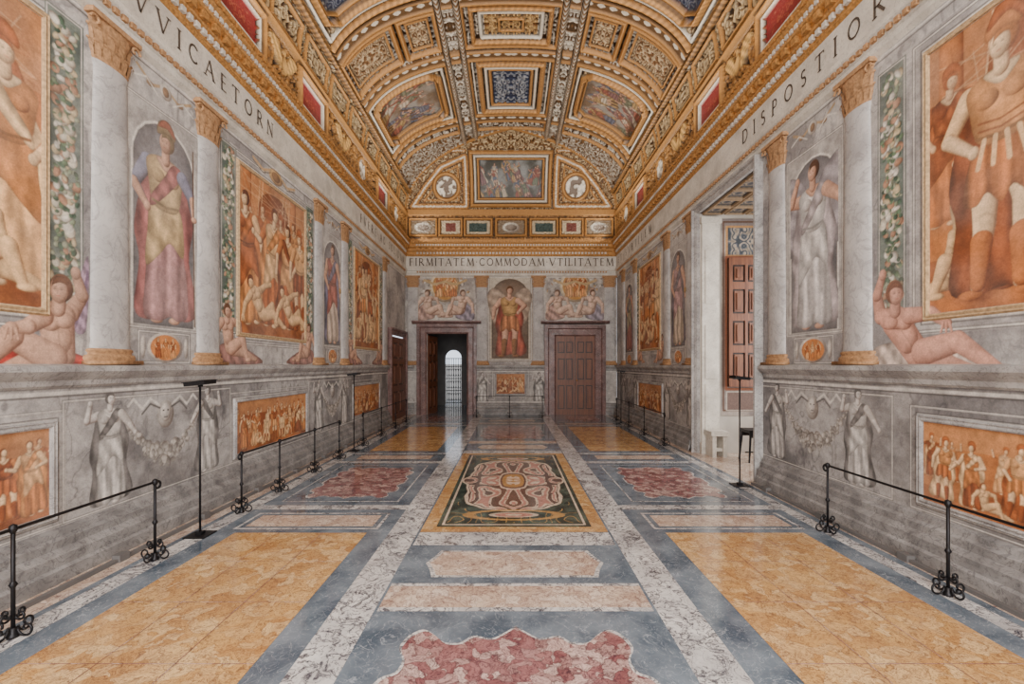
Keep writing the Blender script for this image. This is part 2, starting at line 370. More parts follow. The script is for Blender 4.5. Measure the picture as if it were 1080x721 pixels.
def painted(name,rough=.7,metal=0,coat=0):
    m,nt,b=nm(name); a=N(nt,'ShaderNodeAttribute',attribute_name='Col'); v=coords(nt)
    f=mrange(nt,noise(nt,v,22,8),.3,.7,.88,1.12); g=mrange(nt,noise(nt,v,90,4),.3,.7,.84,1.14)
    mm=N(nt,'ShaderNodeMath',operation='MULTIPLY'); nt.links.new(f,mm.inputs[0]); nt.links.new(g,mm.inputs[1])
    c=N(nt,'ShaderNodeVectorMath',operation='SCALE'); nt.links.new(a.outputs['Color'],c.inputs[0]); nt.links.new(mm.outputs[0],c.inputs['Scale'])
    nt.links.new(c.outputs[0],b.inputs['Base Color']); b.inputs['Roughness'].default_value=rough
    if metal:
        k=N(nt,'ShaderNodeMath',operation='MULTIPLY'); nt.links.new(a.outputs['Alpha'],k.inputs[0]); k.inputs[1].default_value=metal
        nt.links.new(k.outputs[0],b.inputs['Metallic'])
        bp=N(nt,'ShaderNodeBump',i_Strength=.5,i_Distance=.012); nt.links.new(noise(nt,v,45,3),bp.inputs['Height']); nt.links.new(bp.outputs[0],b.inputs['Normal'])
    return m
def marble(name,c1,c2,vein,s=2.,vs=3.,vw=.02,rough=.25,va=1.,bre=None,c3=None,ev=.5,v2=None,ew=.05,dist=.25,ds=2.5,speck=.35):
    m,nt,b=nm(name); v=coords(nt,dist,ds)
    col=mixc(nt,mrange(nt,noise(nt,v,s,8),.35,.65,0,1),c1,c2)
    if bre:
        vo=N(nt,'ShaderNodeTexVoronoi',i_Scale=float(bre)); nt.links.new(v,vo.inputs['Vector'])
        sp=N(nt,'ShaderNodeSeparateColor'); nt.links.new(vo.outputs['Color'],sp.inputs[0])
        col=mixc(nt,mrange(nt,sp.outputs[0],.35,.95,0,.8),col,c3)
        ve=N(nt,'ShaderNodeTexVoronoi',feature='DISTANCE_TO_EDGE',i_Scale=float(bre)); nt.links.new(v,ve.inputs['Vector'])
        col=mixc(nt,mrange(nt,ve.outputs['Distance'],0,ew,ev,0),col,vein)
    for (vv,ww,aa) in [(vs,vw,va)]+([v2] if v2 else []):
        n=noise(nt,v,vv,8,1.5); su=N(nt,'ShaderNodeMath',operation='SUBTRACT'); nt.links.new(n,su.inputs[0]); su.inputs[1].default_value=.5
        ab=N(nt,'ShaderNodeMath',operation='ABSOLUTE'); nt.links.new(su.outputs[0],ab.inputs[0])
        col=mixc(nt,mrange(nt,ab.outputs[0],0,ww,aa,0),col,vein)
    st=mrange(nt,noise(nt,v,38,6),.52,.72,0,speck); col=mixc(nt,st,col,vein)
    nt.links.new(col,b.inputs['Base Color'])
    nt.links.new(mrange(nt,noise(nt,v,6,3),.3,.7,rough*.8,rough*1.5),b.inputs['Roughness'])
    return m
def plain(name,c,rough=.5,metal=0.,var=.15,s=12):
    m,nt,b=nm(name); v=coords(nt); c=np.array(c)
    nt.links.new(mixc(nt,mrange(nt,noise(nt,v,s),.3,.7,0,1),c*(1-var),np.minimum(c*(1+var),1)),b.inputs['Base Color'])
    b.inputs['Roughness'].default_value=rough; b.inputs['Metallic'].default_value=metal; return m
def woodm(name,c1,c2):
    m,nt,b=nm(name); t=N(nt,'ShaderNodeTexCoord'); mp=N(nt,'ShaderNodeMapping'); mp.inputs['Scale'].default_value=(14,14,1.2); nt.links.new(t.outputs['Object'],mp.inputs[0])
    nt.links.new(mixc(nt,mrange(nt,noise(nt,mp.outputs[0],2,6,1.),.3,.7,0,1),c1,c2),b.inputs['Base Color']); b.inputs['Roughness'].default_value=.45; return m
M_P=painted('fresco_paint',.75); M_G=painted('gilded_stucco',.48,.25); M_INL=painted('inlaid_marble',.13)
M_GOLD=plain('gilt',lin(178,128,70),.5,.25,.45,30)
M_DULL=plain('dull_gilt_paint',lin(164,124,86),.75,0.,.35,34)
M_THIN=plain('fresco_frame_paint',lin(180,150,112),.7,0.,.35,34)
M_GREY=marble('floor_grey',lin(72,84,97),lin(120,130,140),lin(186,192,198),3,4,.007,.09,.5,v2=(9,.007,.45),speck=.12)
M_WHITE=marble('floor_white',lin(228,224,219),lin(184,180,178),lin(54,50,62),3,3.6,.03,.1,.95,v2=(8,.03,.9),dist=.4,ds=4,speck=.4)
M_YEL=marble('floor_yellow',lin(214,168,104),lin(184,134,80),lin(104,62,48),3,7,.018,.12,.75,bre=10,c3=lin(232,196,140),ev=.3,v2=(22,.035,.7),dist=.25,ds=7,speck=.45)
M_PINK=marble('floor_pink',lin(128,78,80),lin(166,116,114),lin(66,38,48),6,7,.022,.11,.75,bre=12,c3=lin(220,192,180),ev=.6,ew=.06,v2=(18,.045,.6),dist=.25,ds=7,speck=.4)
M_CREAM=marble('floor_cream',lin(220,198,176),lin(188,160,138),lin(110,76,76),4,6,.022,.12,.75,bre=10,c3=lin(232,214,196),ev=.45,v2=(15,.035,.65),dist=.25,ds=6,speck=.4)
M_COL=marble('column_marble',lin(196,191,186),lin(164,159,156),lin(118,112,112),2.2,2.6,.03,.75,.4,v2=(7,.025,.3),speck=.15)
M_STONE=marble('ledge_stone',lin(184,179,174),lin(144,139,136),lin(86,82,82),4,4,.02,.6,.5,v2=(10,.02,.5))
M_DADO=marble('base_stone',lin(158,153,149),lin(116,112,110),lin(70,66,68),4,5,.02,.6,.6,v2=(10,.02,.5))
M_FRZ=marble('frieze_stone',lin(216,208,195),lin(186,178,166),lin(126,114,102),3,4,.01,.6,.35)
M_RED=marble('red_marble',lin(120,86,80),lin(86,60,56),lin(164,140,132),4,5,.02,.35,.6)
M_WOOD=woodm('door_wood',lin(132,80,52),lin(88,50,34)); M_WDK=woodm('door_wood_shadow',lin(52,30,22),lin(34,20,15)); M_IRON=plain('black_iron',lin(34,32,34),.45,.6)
M_LET=plain('letter_paint',lin(76,64,54),.7); M_PL=plain('plaster_cream',lin(186,178,168),.7,0,.12,3)
M_DK=plain('dark_passage',lin(100,96,94),.8,0,.15,3)
# ------------------------------------------------------------ side walls
def ysamp(a,b):
    o=[a]
    while o[-1]<b: o.append(o[-1]+.0072*max(1,(o[-1]/4.3)**1.5))
    o[-1]=b; return np.array(o)
zs=np.arange(0,4.651,.0077)
GB=lin(152,147,145)
def new_wall(xs):
    c=Canvas(xs,zs,GB); c.aa=.008
    c.mottle(-30,30,-1,9,lin(138,133,131),lin(188,182,176),1.6,3,veins=lin(98,93,96))
    c.mottle(-30,30,-1,1.55,lin(114,110,109),lin(170,165,161),2.2,5,veins=lin(74,71,74))
    return c
GR=dict(skin=lin(210,204,197),hair=lin(92,88,86),dress=lin(196,190,183),skirt=lin(188,182,176),cloak=lin(118,113,110),boot=lin(110,106,104),sleeve=lin(198,192,185))
def garland(c,x,z0,z1,w,seed):
    c.new('painted_garland','painted hanging garland of green leaves and pale fruit','painting','painted garlands'); random.seed(seed)
    c.mottle(x-w/2,x+w/2,z0,z1,lin(84,94,88),lin(118,126,116),6,seed)
    c.mframe(x-w/2+.02,x+w/2-.02,z0+.02,z1-.02,.014)
    z=z0+.12
    while z<z1-.1:
        t=(z-z0)/(z1-z0); ww=w*.36*(.45+.55*abs(math.sin(t*11)))
        for i in range(6):
            big=random.random()<.35
            r=random.uniform(.03,.05) if big else random.uniform(.016,.032)
            cc=random.choice([lin(210,202,182),lin(194,176,140),lin(216,210,196),lin(178,136,108)]) if big else random.choice([lin(100,124,94),lin(80,104,84),lin(134,148,120),lin(66,86,70),lin(152,158,134)])
            c.ell(x+random.uniform(-ww,ww),z+random.uniform(-.03,.03),r,r*random.uniform(.5,1),cc,random.uniform(0,3))
        z+=.034
    c.cid=0
def herm(c,x,seed,m=1):
    c.new('painted_caryatid','grey monochrome painted caryatid figure holding a swag','painting','painted caryatids')
    robed(c,Fr(x,.42,1.0,m,0),GR,[((-.12,.79),(-.22,.76),(-.19,.9)),((.12,.79),(.21,.68),(.27,.6))],turn=m)
    c.cid=0
def swag(c,xa,xb,z,seed):
    c.new('painted_swag','grey painted fruit swag hanging between caryatids','painting','painted swags'); random.seed(seed)
    for i in range(170):
        t=random.random(); x=xa+(xb-xa)*t; zz=z-.42*(1-(2*t-1)**2); r=random.uniform(.018,.04)*(1.35-abs(2*t-1)*.7)
        g=random.uniform(.55,1.4); c.ell(x+random.uniform(-.03,.03),zz+random.uniform(-.09,.09)*(1.2-abs(2*t-1)),r,r*.75,lin(170,164,156)*g,random.uniform(0,3))
    mx=(xa+xb)/2
    c.ell(mx,z-.02,.11,.14,lin(176,170,162)); c.ell(mx,z+.0,.07,.095,lin(204,198,190)); 
    for e in (-1,1):
        c.line([(mx+.09*e,z+.08),(mx+.2*e,z+.15),(mx+.3*e,z+.06),(mx+.4*e,z+.16),(mx+.46*e,z+.1)],.025,lin(208,202,194)); c.line([(mx+.08*e,z+.05),(mx+.2*e,z+.1),(mx+.3*e,z+.01)],.02,lin(88,84,82))
        c.ell(mx+.03*e,z+.02,.013,.009,lin(56,52,52),flat=True)
    c.line([(mx-.02,z-.05),(mx+.02,z-.05)],.012,lin(76,72,72)); c.cid=0
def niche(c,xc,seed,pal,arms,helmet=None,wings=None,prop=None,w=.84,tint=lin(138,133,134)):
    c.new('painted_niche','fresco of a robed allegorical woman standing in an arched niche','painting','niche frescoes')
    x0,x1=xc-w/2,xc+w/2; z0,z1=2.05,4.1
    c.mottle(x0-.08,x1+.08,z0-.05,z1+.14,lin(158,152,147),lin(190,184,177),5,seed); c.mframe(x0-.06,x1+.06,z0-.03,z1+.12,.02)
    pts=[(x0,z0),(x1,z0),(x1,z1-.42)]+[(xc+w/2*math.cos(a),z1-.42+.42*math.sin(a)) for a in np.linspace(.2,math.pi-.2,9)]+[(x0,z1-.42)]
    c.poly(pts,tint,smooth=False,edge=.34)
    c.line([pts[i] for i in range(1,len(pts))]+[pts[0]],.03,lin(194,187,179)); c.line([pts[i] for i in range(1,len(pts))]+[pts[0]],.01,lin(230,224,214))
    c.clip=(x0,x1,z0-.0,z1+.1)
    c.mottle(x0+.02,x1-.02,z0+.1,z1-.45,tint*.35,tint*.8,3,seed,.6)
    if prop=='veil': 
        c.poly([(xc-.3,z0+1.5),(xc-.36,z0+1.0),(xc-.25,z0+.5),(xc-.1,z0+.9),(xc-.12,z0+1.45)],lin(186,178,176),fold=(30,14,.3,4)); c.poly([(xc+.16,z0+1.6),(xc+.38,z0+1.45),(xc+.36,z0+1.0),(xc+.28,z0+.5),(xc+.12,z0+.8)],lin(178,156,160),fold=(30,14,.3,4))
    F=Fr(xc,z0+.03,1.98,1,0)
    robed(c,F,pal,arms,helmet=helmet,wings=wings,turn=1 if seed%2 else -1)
    if helmet is not None: c.poly(F.P([(-.05,1.0),(-.02,1.045),(.03,1.045),(.07,.99),(.05,.985),(.01,1.01)]),lin(150,90,70),edge=.02)
    c.clip=None
    if prop=='spear': c.line([F.p(.215,.0),F.p(.2,.98)],.02,lin(90,62,44)); c.ell(*F.p(.21,.6),.045,.035,SK)
    if prop=='orb': c.ell(*F.p(.2,.56),.06,.06,lin(190,150,80))
    c.cid=0
    c.new('painted_cartouche','painted ochre oval relief in a pale scrolled cartouche','painting','painted cartouches')
    c.fill(xc-.36,xc+.36,1.66,2.0,lin(152,146,143)); c.mframe(xc-.34,xc+.34,1.68,1.98,.018)
    c.ell(xc,1.83,.24,.155,lin(208,200,188)); c.ell(xc,1.83,.2,.13,ochre(1.0),flat=True)
    c.clip=(xc-.18,xc+.18,1.71,1.95)
    for d in (-.1,0,.1): robed(c,Fr(xc+d,1.72,.21,1,0),opal(),None)
    c.clip=None
    for e in (-1,1): c.ell(xc+.29*e,1.83,.03,.11,lin(198,190,180))
    c.cid=0
    for e in (-1,1):
        c.line([(xc,4.5),(xc+.18*e,4.42),(xc+.36*e,4.52)],.03,lin(174,146,108)); c.ell(xc+.2*e,4.42,.05,.025,lin(152,120,84)); c.line([(xc+.1*e,4.36),(xc+.25*e,4.46),(xc+.4*e,4.4)],.015,lin(214,208,198))
    c.ell(xc,4.45,.08,.08,lin(206,198,186)); c.ell(xc,4.45,.045,.05,lin(142,110,78))
def panel(c,W,xc,seed,n=4,soldier=False,w=1.88):
    x0,x1=xc-w/2,xc+w/2;z0,z1=2.08,4.28
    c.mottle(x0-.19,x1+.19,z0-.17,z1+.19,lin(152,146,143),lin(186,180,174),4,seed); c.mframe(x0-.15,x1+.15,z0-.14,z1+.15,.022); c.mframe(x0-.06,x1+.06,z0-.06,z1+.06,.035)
    k=c.new('fresco_panel','ochre and gold monochrome history fresco in a moulded frame','painting','ochre history frescoes')
    c.fill(x0,x1,z0,z1,ochre(.8)); ochre_scene(c,x0,x1,z0,z1,seed,n,soldier=soldier); c.cid=0
    c.ell(xc,z1+.2,.2,.11,lin(198,160,108)); c.ell(xc,z1+.2,.12,.07,lin(142,104,68))
    for e in (-1,1): c.line([(xc+.15*e,z1+.25),(xc+.35*e,z1+.17),(xc+.6*e,z1+.24)],.04,lin(186,154,112)); c.line([(xc+.15*e,z1+.21),(xc+.35*e,z1+.13),(xc+.6*e,z1+.2)],.015,lin(98,80,62))
    return (k,x0,x1,z0,z1)
def dpanel(c,xc,seed,w=2.0):
    x0,x1=xc-w/2,xc+w/2;z0,z1=.5,1.17
    c.mframe(x0-.05,x1+.05,z0-.05,z1+.05,.03); c.mframe(x0-.12,x1+.12,z0-.1,z1+.12,.014)
    k=c.new('fresco_panel','low ochre monochrome frieze fresco set in the grey dado','painting','dado frescoes')
    c.fill(x0,x1,z0,z1,ochre(.8)); ochre_scene(c,x0,x1,z0,z1,seed,8); c.cid=0
    return (k,x0,x1,z0,z1)
def PL(px,py): return (1704/(539-px),1.65+(385-py)*3.55/(539-px))
def PR(px,py): return (-1704/(px-539),1.65+(385-py)*3.55/(px-539))
def dress(a,b,cl,sl=None,hair=lin(96,64,44)):
    d=dict(skin=SK,hair=hair,dress=a,skirt=b,cloak=cl,boot=lin(100,76,60))
    if sl is not None:d['sleeve']=sl
    return d
FR=[(0,0),(.0,.02),(.012,.026),(.03,.016),(.042,.022),(.055,0)]
def do_side(c,W,f,cols,panels,gar,nic,nudes,name,holes):
    info=[]
    for p in panels: info.append(panel(c,W,f(p[0]),p[1],p[2],p[3],p[4] if len(p)>4 else 1.88))
    for g in gar: garland(c,f(g),2.05,4.45,.32,int(g*10))
    for i,nn in enumerate(nic): niche(c,f(nn[0]),i+int(nn[0]*3),*nn[1:])
    for i,p in enumerate(panels): info.append(dpanel(c,f(p[0]),p[1]+50))
    for a,b in zip(cols[::2],cols[1::2]):
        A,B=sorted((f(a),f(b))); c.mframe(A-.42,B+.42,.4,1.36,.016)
        swag(c,A+.14,B-.14,1.17,int(a*7)); herm(c,f(a),1,1); herm(c,f(b),2,-1)
    nudes(c)
    for z,w_,cc in ((1.43,.03,lin(212,205,196)),(1.405,.014,lin(76,71,70)),(1.47,.014,lin(88,83,80)),(4.6,.02,lin(212,205,196)),(4.57,.014,lin(82,77,74))): c.line([(c.xs[0],z),(c.xs[-1],z)],w_,cc,.85)  # moulding lines; dark ones under the ledge are shade painted into the colour
    c.wash(lin(172,163,155),.0,.14)
    for h in holes:
        w=c.win(h[0],h[1],h[2]-1,h[3]); c.I[w[0]]=-1
    pos=np.stack(np.vectorize(lambda u,v:W(u,v,0))(c.X,c.Y),-1)
    ob=build(c,pos,M_P,name,flip=False)
    for k,x0,x1,z0,z1 in info:
        if k in ob: ring('frame',W,x0,x1,z0,z1,FR,M_THIN if z1>2 else M_STONE,ob[k])
YN=1.4
def nudesL(c):
    c.new('painted_nude','fresco of a seated winged nude youth on red drapery','painting')
    c.poly([PL(80,350),PL(76,330),PL(80,305),PL(86,285),PL(93,270),PL(94,300),PL(93,325),PL(90,350)],lin(176,146,166),fold=(60,50,.34,2))
    for i in range(5): c.line([PL(80+i*2,345-i*6),PL(85+i*2,318-i*6),PL(92,292-i*2)],.014,lin(112,86,112),.7)
    c.poly([PL(0,394),PL(-4,366),PL(25,352),PL(60,366),PL(92,378),PL(94,397),PL(40,397)],lin(166,56,46),fold=(30,40,.34,4))
    J=dict(h=PL(64,306),c=PL(60,337),p=PL(64,374),sa=PL(46,334),ea=PL(30,344),ha=PL(12,346),sb=PL(75,330),eb=PL(87,312),hb=PL(80,288),pa=PL(56,378),ka=PL(12,354),fa=PL(-22,388),pb=PL(62,383),kb=PL(30,382),fb=PL(-8,396))
    nude(c,J,1.08,SK,lin(120,72,42),-1); c.cid=0
    for y,m,k in ((5.7,1,.85),(8.0,-1,.8),(10.08,1,.8),(12.42,-1,.8)):
        c.new('painted_nude','fresco of a nude youth seated below a framed panel','painting')
        c.poly([(y-.1*m,1.68),(y-.15*m,1.9),(y+.2*m,1.92),(y+.5*m,1.84),(y+.8*m,1.68)],lin(150,108,98),fold=(30,20,.3,4))
        nude(c,nudeJ(y,1.8,k,m,0),k,SK,lin(110,70,44),m); c.cid=0
cL=new_wall(ysamp(YN,YB))
colsL=[4.03,5.33,8.4,9.7,12.77]
do_side(cL,WL,lambda y:y,colsL[:4],
  [(2.5,21,3,.35),(6.87,22,4,False),(11.24,23,4,False)],[3.62,5.72,8.02,10.05,12.42],
  [(4.68,dress(lin(202,172,128),lin(178,134,132),lin(166,104,100),lin(140,140,158)),[((-.12,.79),(-.2,.66),(-.12,.57)),((.12,.79),(.2,.7),(.215,.6))],lin(150,128,96),None,'spear'),
   (9.05,dress(lin(168,104,92),lin(196,176,158),lin(122,116,134)),None,None,None,'orb')],
  nudesL,'wall_left',[(13.25,15.0,0,2.6)])
def nudesR(c):
    c.new('painted_nude','fresco of a reclining nude youth leaning on one arm','painting')
    c.poly([PR(914,394),PR(924,366),PR(975,360),PR(1042,382),PR(1056,397),PR(960,397)],lin(200,180,166),fold=(30,30,.34,4))
    J=dict(h=PR(944,310),c=PR(944,339),p=PR(968,374),sa=PR(959,333),ea=PR(982,330),ha=PR(998,340),sb=PR(929,334),eb=PR(925,312),hb=PR(931,290),pa=PR(974,371),ka=PR(1010,360),fa=PR(1052,388),pb=PR(970,380),kb=PR(1000,384),fb=PR(1032,393))
    nude(c,J,1.08,lin(214,158,136),lin(130,76,48),1); c.cid=0
    for y,m in ((1.9,-1),(10.7,-1),(12.72,1)):
        c.new('painted_nude','fresco of a nude youth seated below a framed panel','painting')
        nude(c,nudeJ(-y,1.8,.8,m,0),.8,SK,lin(120,80,50),m); c.cid=0
cR=new_wall(-ysamp(YN,YB)[::-1])
colsR=[4.66,6.07,9.0,10.35,13.0,14.35]
do_side(cR,WR,lambda y:-y,colsR,
  [(2.92,31,3,.3),(11.68,33,4,False,1.7)],[4.25,12.72],
  [(5.36,dress(lin(214,208,202),lin(204,198,194),lin(178,166,166)),[((-.12,.79),(-.2,.8),(-.14,.92)),((.12,.79),(.22,.72),(.28,.64))],None,lin(160,152,154),'veil'),
   (9.68,dress(lin(186,150,148),lin(190,172,152),lin(122,112,118)),None,None,None,'orb'),
   (13.68,dress(lin(160,150,120),lin(160,106,96),lin(120,110,120)),None,None,None,None)],
  nudesR,'wall_right',[(-8.56,-6.53,0,4.5)])
for nm_,W,a,b in (('wall_left_rear',WL,YS,YN),('wall_right_rear',WR,-YN,-YS)):
    props(pym(nm_,[W(a,0,0),W(b,0,0),W(b,4.65,0),W(a,4.65,0)],[(0,1,2,3)],M_STONE),"painted side wall","wall",kind="structure")
# ------------------------------------------------------------ back wall
cB=Canvas(np.arange(-HW,HW+.001,.013),np.arange(0,4.66,.013),GB); cB.aa=.018
cB.mottle(-9,9,-1,9,lin(146,140,137),lin(188,181,174),1.6,13,veins=lin(106,101,102))
S_=.03184
def PB(px,py): return ((px-538.5)*S_,1.65+(385-py)*S_)
cB.new('painted_niche','fresco of a winged armoured man in a niche','painting')
x0,z0=PB(514,381);x1,z1=PB(561,290); cB.fill(x0,x1,z0,z1,lin(190,178,160)); cB.mframe(x0+.04,x1-.04,z0+.04,z1-.04,.04)
xm_=(x0+x1)/2; hw_=(x1-x0)/2-.13
cB.poly([(x0+.13,z0+.1),(x1-.13,z0+.1),(x1-.13,z1-.7)]+[(xm_+hw_*math.cos(a),z1-.7+.58*math.sin(a)) for a in np.linspace(.15,math.pi-.15,11)]+[(x0+.13,z1-.7)],lin(126,104,86),smooth=False,edge=.35)
robed(cB,Fr(-.05,z0+.14,2.4,1,0),dict(skin=SK,hair=lin(110,70,36),dress=lin(194,152,98),skirt=lin(184,122,82),cloak=lin(160,84,66),boot=lin(140,96,60),sleeve=SK),[((-.12,.79),(-.21,.68),(-.23,.55)),((.12,.79),(.21,.72),(.12,.62))],legs=True,wings=lin(172,150,130))
cB.cid=0
k_=cB.new('fresco_panel','small ochre fresco set in the grey dado','painting','dado frescoes')
a0,b0=PB(523,415);a1,b1=PB(553,394); cB.mframe(a0-.12,a1+.12,b0-.12,b1+.12,.03); cB.fill(a0,a1,b0,b1,ochre(1)); ochre_scene(cB,a0,a1,b0,b1,9,3); cB.cid=0
binfo=[(k_,a0,a1,b0,b1)]
for px,m in ((469,1),(606,-1)):
    X,Z=PB(px,300)
    cB.new('painted_roundel','gold painted roundel with seated figures above the doorway','painting','roundels above the doors')
    cB.mottle(X-1.0,X+1.0,3.15,4.6,lin(148,141,136),lin(188,180,170),5,4)
    for i in range(46):
        a=random.random()*6.3; r_=random.uniform(.5,.98); cB.ell(X+r_*math.cos(a),Z-.05+r_*.7*math.sin(a),random.uniform(.03,.08),random.uniform(.02,.05),random.choice([lin(214,208,198),lin(140,134,128),lin(188,156,108),lin(174,142,120),lin(104,99,96)]),random.random()*3)
    cB.poly([(X-1.0,3.2),(X-.6,3.35),(X,3.55),(X+.6,3.35),(X+1.0,3.2),(X+1.0,3.12),(X-1.0,3.12)],lin(200,194,184),smooth=False)
    cB.ell(X,Z-.05,.5,.54,lin(220,204,170)); cB.ell(X,Z-.05,.42,.46,lin(188,136,68),flat=True)
    cB.clip=(X-.4,X+.4,Z-.48,Z+.4)
    for d in (-.2,.1,.25): robed(cB,Fr(X+d,Z-.42,.72,1,0),opal(),None)
    cB.clip=None
    for e in (-1,1):
        cB.poly([(X+.35*e,3.25),(X+.5*e,3.6),(X+.75*e,3.7),(X+.98*e,3.4),(X+.9*e,3.15)],lin(172,140,128) if e<0 else lin(144,134,144),fold=(20,20,.3,3))
        nude(cB,nudeJ(X+.6*e,3.38,1.1,-e,0),1.1,lin(216,184,162),lin(110,74,50),e)
    cB.line([(X-.7,4.5),(X-.35,4.36),(X,4.46),(X+.35,4.36),(X+.7,4.5)],.08,lin(184,156,112)); cB.cid=0
for px in (508,568): 
    X,_=PB(px,0); herm(cB,X,1)
for xa_,xb_ in ((-.78,-.56),(.5,.7)): cB.mframe(xa_,xb_,.5,1.35,.02)
for z in (.42,1.44,4.6): cB.line([(-HW,z),(HW,z)],.03,lin(212,205,196),.8)
cB.wash(lin(172,162,152),.0,.12)
q=cB.win(-2.82,-1.48,-1,2.7); cB.I[q[0]]=-1
ob=build(cB,np.stack([cB.X,np.full_like(cB.X,YB),cB.Y],-1),M_P,'wall_back')
for k,x0,x1,z0,z1 in binfo: ring('frame',WB,x0,x1,z0,z1,[(0,0),(0,.02),(.03,.03),(.06,0)],M_STONE,ob[k])
# ------------------------------------------------------------ dado ledges, baseboards
LEDGE=[(0,1.47),(.025,1.49),(.03,1.53),(.07,1.565),(.1,1.6),(.1,1.645),(0,1.66)]
BASE=[(.14,0),(.14,.1),(.12,.12),(.12,.2),(.07,.24),(.07,.3),(.04,.32),(.03,.36),(0,.38)]
for W,segs in ((WL,[(YS,13.05)]),(WR,[(-YB,-8.75),(-6.35,-YS)]),(WB,[(-HW,-3.25),(-1.15,1.12),(3.15,HW)])):
    s={WL:'left',WR:'right',WB:'back'}[W]
    for a,b in segs:
        seg('trim_ledge_'+s,W,a,b,LEDGE,M_STONE); seg('baseboard_'+s,W,a,b,BASE,M_DADO)
# ------------------------------------------------------------ entablature (U shaped)
def usweep(name,prof,mat,label):
    vs=[];fs=[]
    for d,z in prof: vs+=[(-HW+d,YS,z),(-HW+d,YB-d,z),(HW-d,YB-d,z),(HW-d,YS,z)]
    for i in range(len(prof)-1):
        for k in range(3): a=i*4+k; fs.append((a,a+1,a+5,a+4))
    return props(pym(name,vs,fs,mat),label,"moulding",kind="structure")
usweep('trim_1',[(0,4.62),(.04,4.66),(.04,4.72),(.06,4.73),(.06,4.79),(.09,4.82),(.09,4.87),(.04,4.88)],M_FRZ,"stone architrave moulding")
usweep('trim_2',[(.04,4.88),(.04,5.29)],M_FRZ,"pale painted frieze band")
usweep('trim_3',[(.04,5.29),(.07,5.32),(.07,5.34),(.08,5.35),(.08,5.43),(.11,5.46),(.12,5.49),(.12,5.54),(.18,5.58),(.19,5.61),(.19,5.67),(.22,5.71),(.24,5.76),(.24,5.79),(0,5.81)],M_GOLD,"gilded projecting cornice")
def rows(name,mat,d0,d1,z0,z1,w,sp,label):
    m=MB(); y=2.0
    while y<YB-.4:
        m.box(-HW+d0,-HW+d1,y,y+w,z0,z1); m.box(HW-d1,HW-d0,y,y+w,z0,z1); y+=sp
    x=-HW+.4
    while x<HW-.4: m.box(x,x+w,YB-d1,YB-d0,z0,z1); x+=sp
    return props(m.obj(name,mat),label,"moulding",kind="structure")
rows('trim_4',M_FRZ,.08,.12,5.36,5.42,.06,.11,"pale dentil row"); rows('trim_5',M_GOLD,.12,.18,5.48,5.56,.09,.2,"gilded bracket row")
rows('trim_6',M_FRZ,.19,.21,5.61,5.66,.05,.09,"egg ornament row"); rows('trim_7',M_DULL,.06,.09,4.74,4.79,.05,.09,"dentil row below the frieze")
rows('trim_8',M_GOLD,.23,.255,5.72,5.77,.07,.12,"gilded leaf ornament row")
def arc(cx,cy,rx,ry,a,b,n=9): return [(cx+rx*math.cos(math.radians(t)),cy+ry*math.sin(math.radians(t))) for t in np.linspace(a,b,n)]
TK,TN=.14,.065
GLY={'A':(.78,[([(0,0),(.37,1)],TN),([(.37,1),(.74,0)],TK),([(.14,.36),(.6,.36)],TN)],[(0,0),(.74,0)]),
'V':(.78,[([(0,1),(.37,0)],TK),([(.37,0),(.74,1)],TN)],[(0,1),(.74,1)]),
'I':(.2,[([(.1,0),(.1,1)],TK)],[(.1,0),(.1,1)]),
'L':(.55,[([(.1,0),(.1,1)],TK),([(.1,.04),(.52,.04),(.54,.2)],TN)],[(.1,0),(.1,1)]),
'E':(.55,[([(.1,0),(.1,1)],TK),([(.1,.04),(.52,.04)],TN),([(.1,.96),(.5,.96)],TN),([(.1,.52),(.44,.52)],TN)],[]),
'F':(.52,[([(.1,0),(.1,1)],TK),([(.1,.96),(.5,.96)],TN),([(.1,.52),(.42,.52)],TN)],[(.1,0)]),
'T':(.7,[([(.35,0),(.35,1)],TK),([(0,.84),(.01,.96),(.69,.96),(.7,.84)],TN)],[(.35,0)]),
'N':(.78,[([(.08,0),(.08,1)],TN),([(.08,1),(.68,0)],TK),([(.68,0),(.68,1)],TN)],[(.08,0),(.68,1)]),
'M':(.92,[([(.06,0),(.14,1)],TN),([(.14,1),(.46,.05)],TK),([(.46,.05),(.78,1)],TN),([(.78,1),(.86,0)],TK)],[(.06,0),(.86,0)]),
'C':(.74,[(arc(.42,.5,.36,.47,45,315,15),.11)],[]),'O':(.86,[(arc(.43,.5,.37,.46,0,360,20),.11)],[]),
'D':(.8,[([(.1,0),(.1,1)],TK),([(.1,.96)]+arc(.32,.5,.4,.46,90,-90,11)+[(.1,.04)],.1)],[]),
'S':(.52,[(arc(.25,.74,.18,.22,40,270,9)+arc(.25,.28,.2,.24,90,-140,9),.11)],[]),
'R':(.7,[([(.1,0),(.1,1)],TK),([(.1,.96)]+arc(.3,.73,.22,.23,90,-90,8)+[(.1,.5)],.09),([(.28,.5),(.68,0)],TK)],[(.1,0)]),
'P':(.58,[([(.1,0),(.1,1)],TK),([(.1,.96)]+arc(.3,.71,.22,.25,90,-90,8)+[(.1,.46)],.09)],[(.1,0)]),
'B':(.62,[([(.1,0),(.1,1)],TK),([(.1,.96)]+arc(.28,.75,.2,.21,90,-90,8)+[(.1,.54)],.09),([(.1,.54)]+arc(.3,.29,.24,.25,90,-90,8)+[(.1,.04)],.09)],[]),
'\u00b7':(.2,[([(.05,.5),(.15,.5)],.1)],[])}
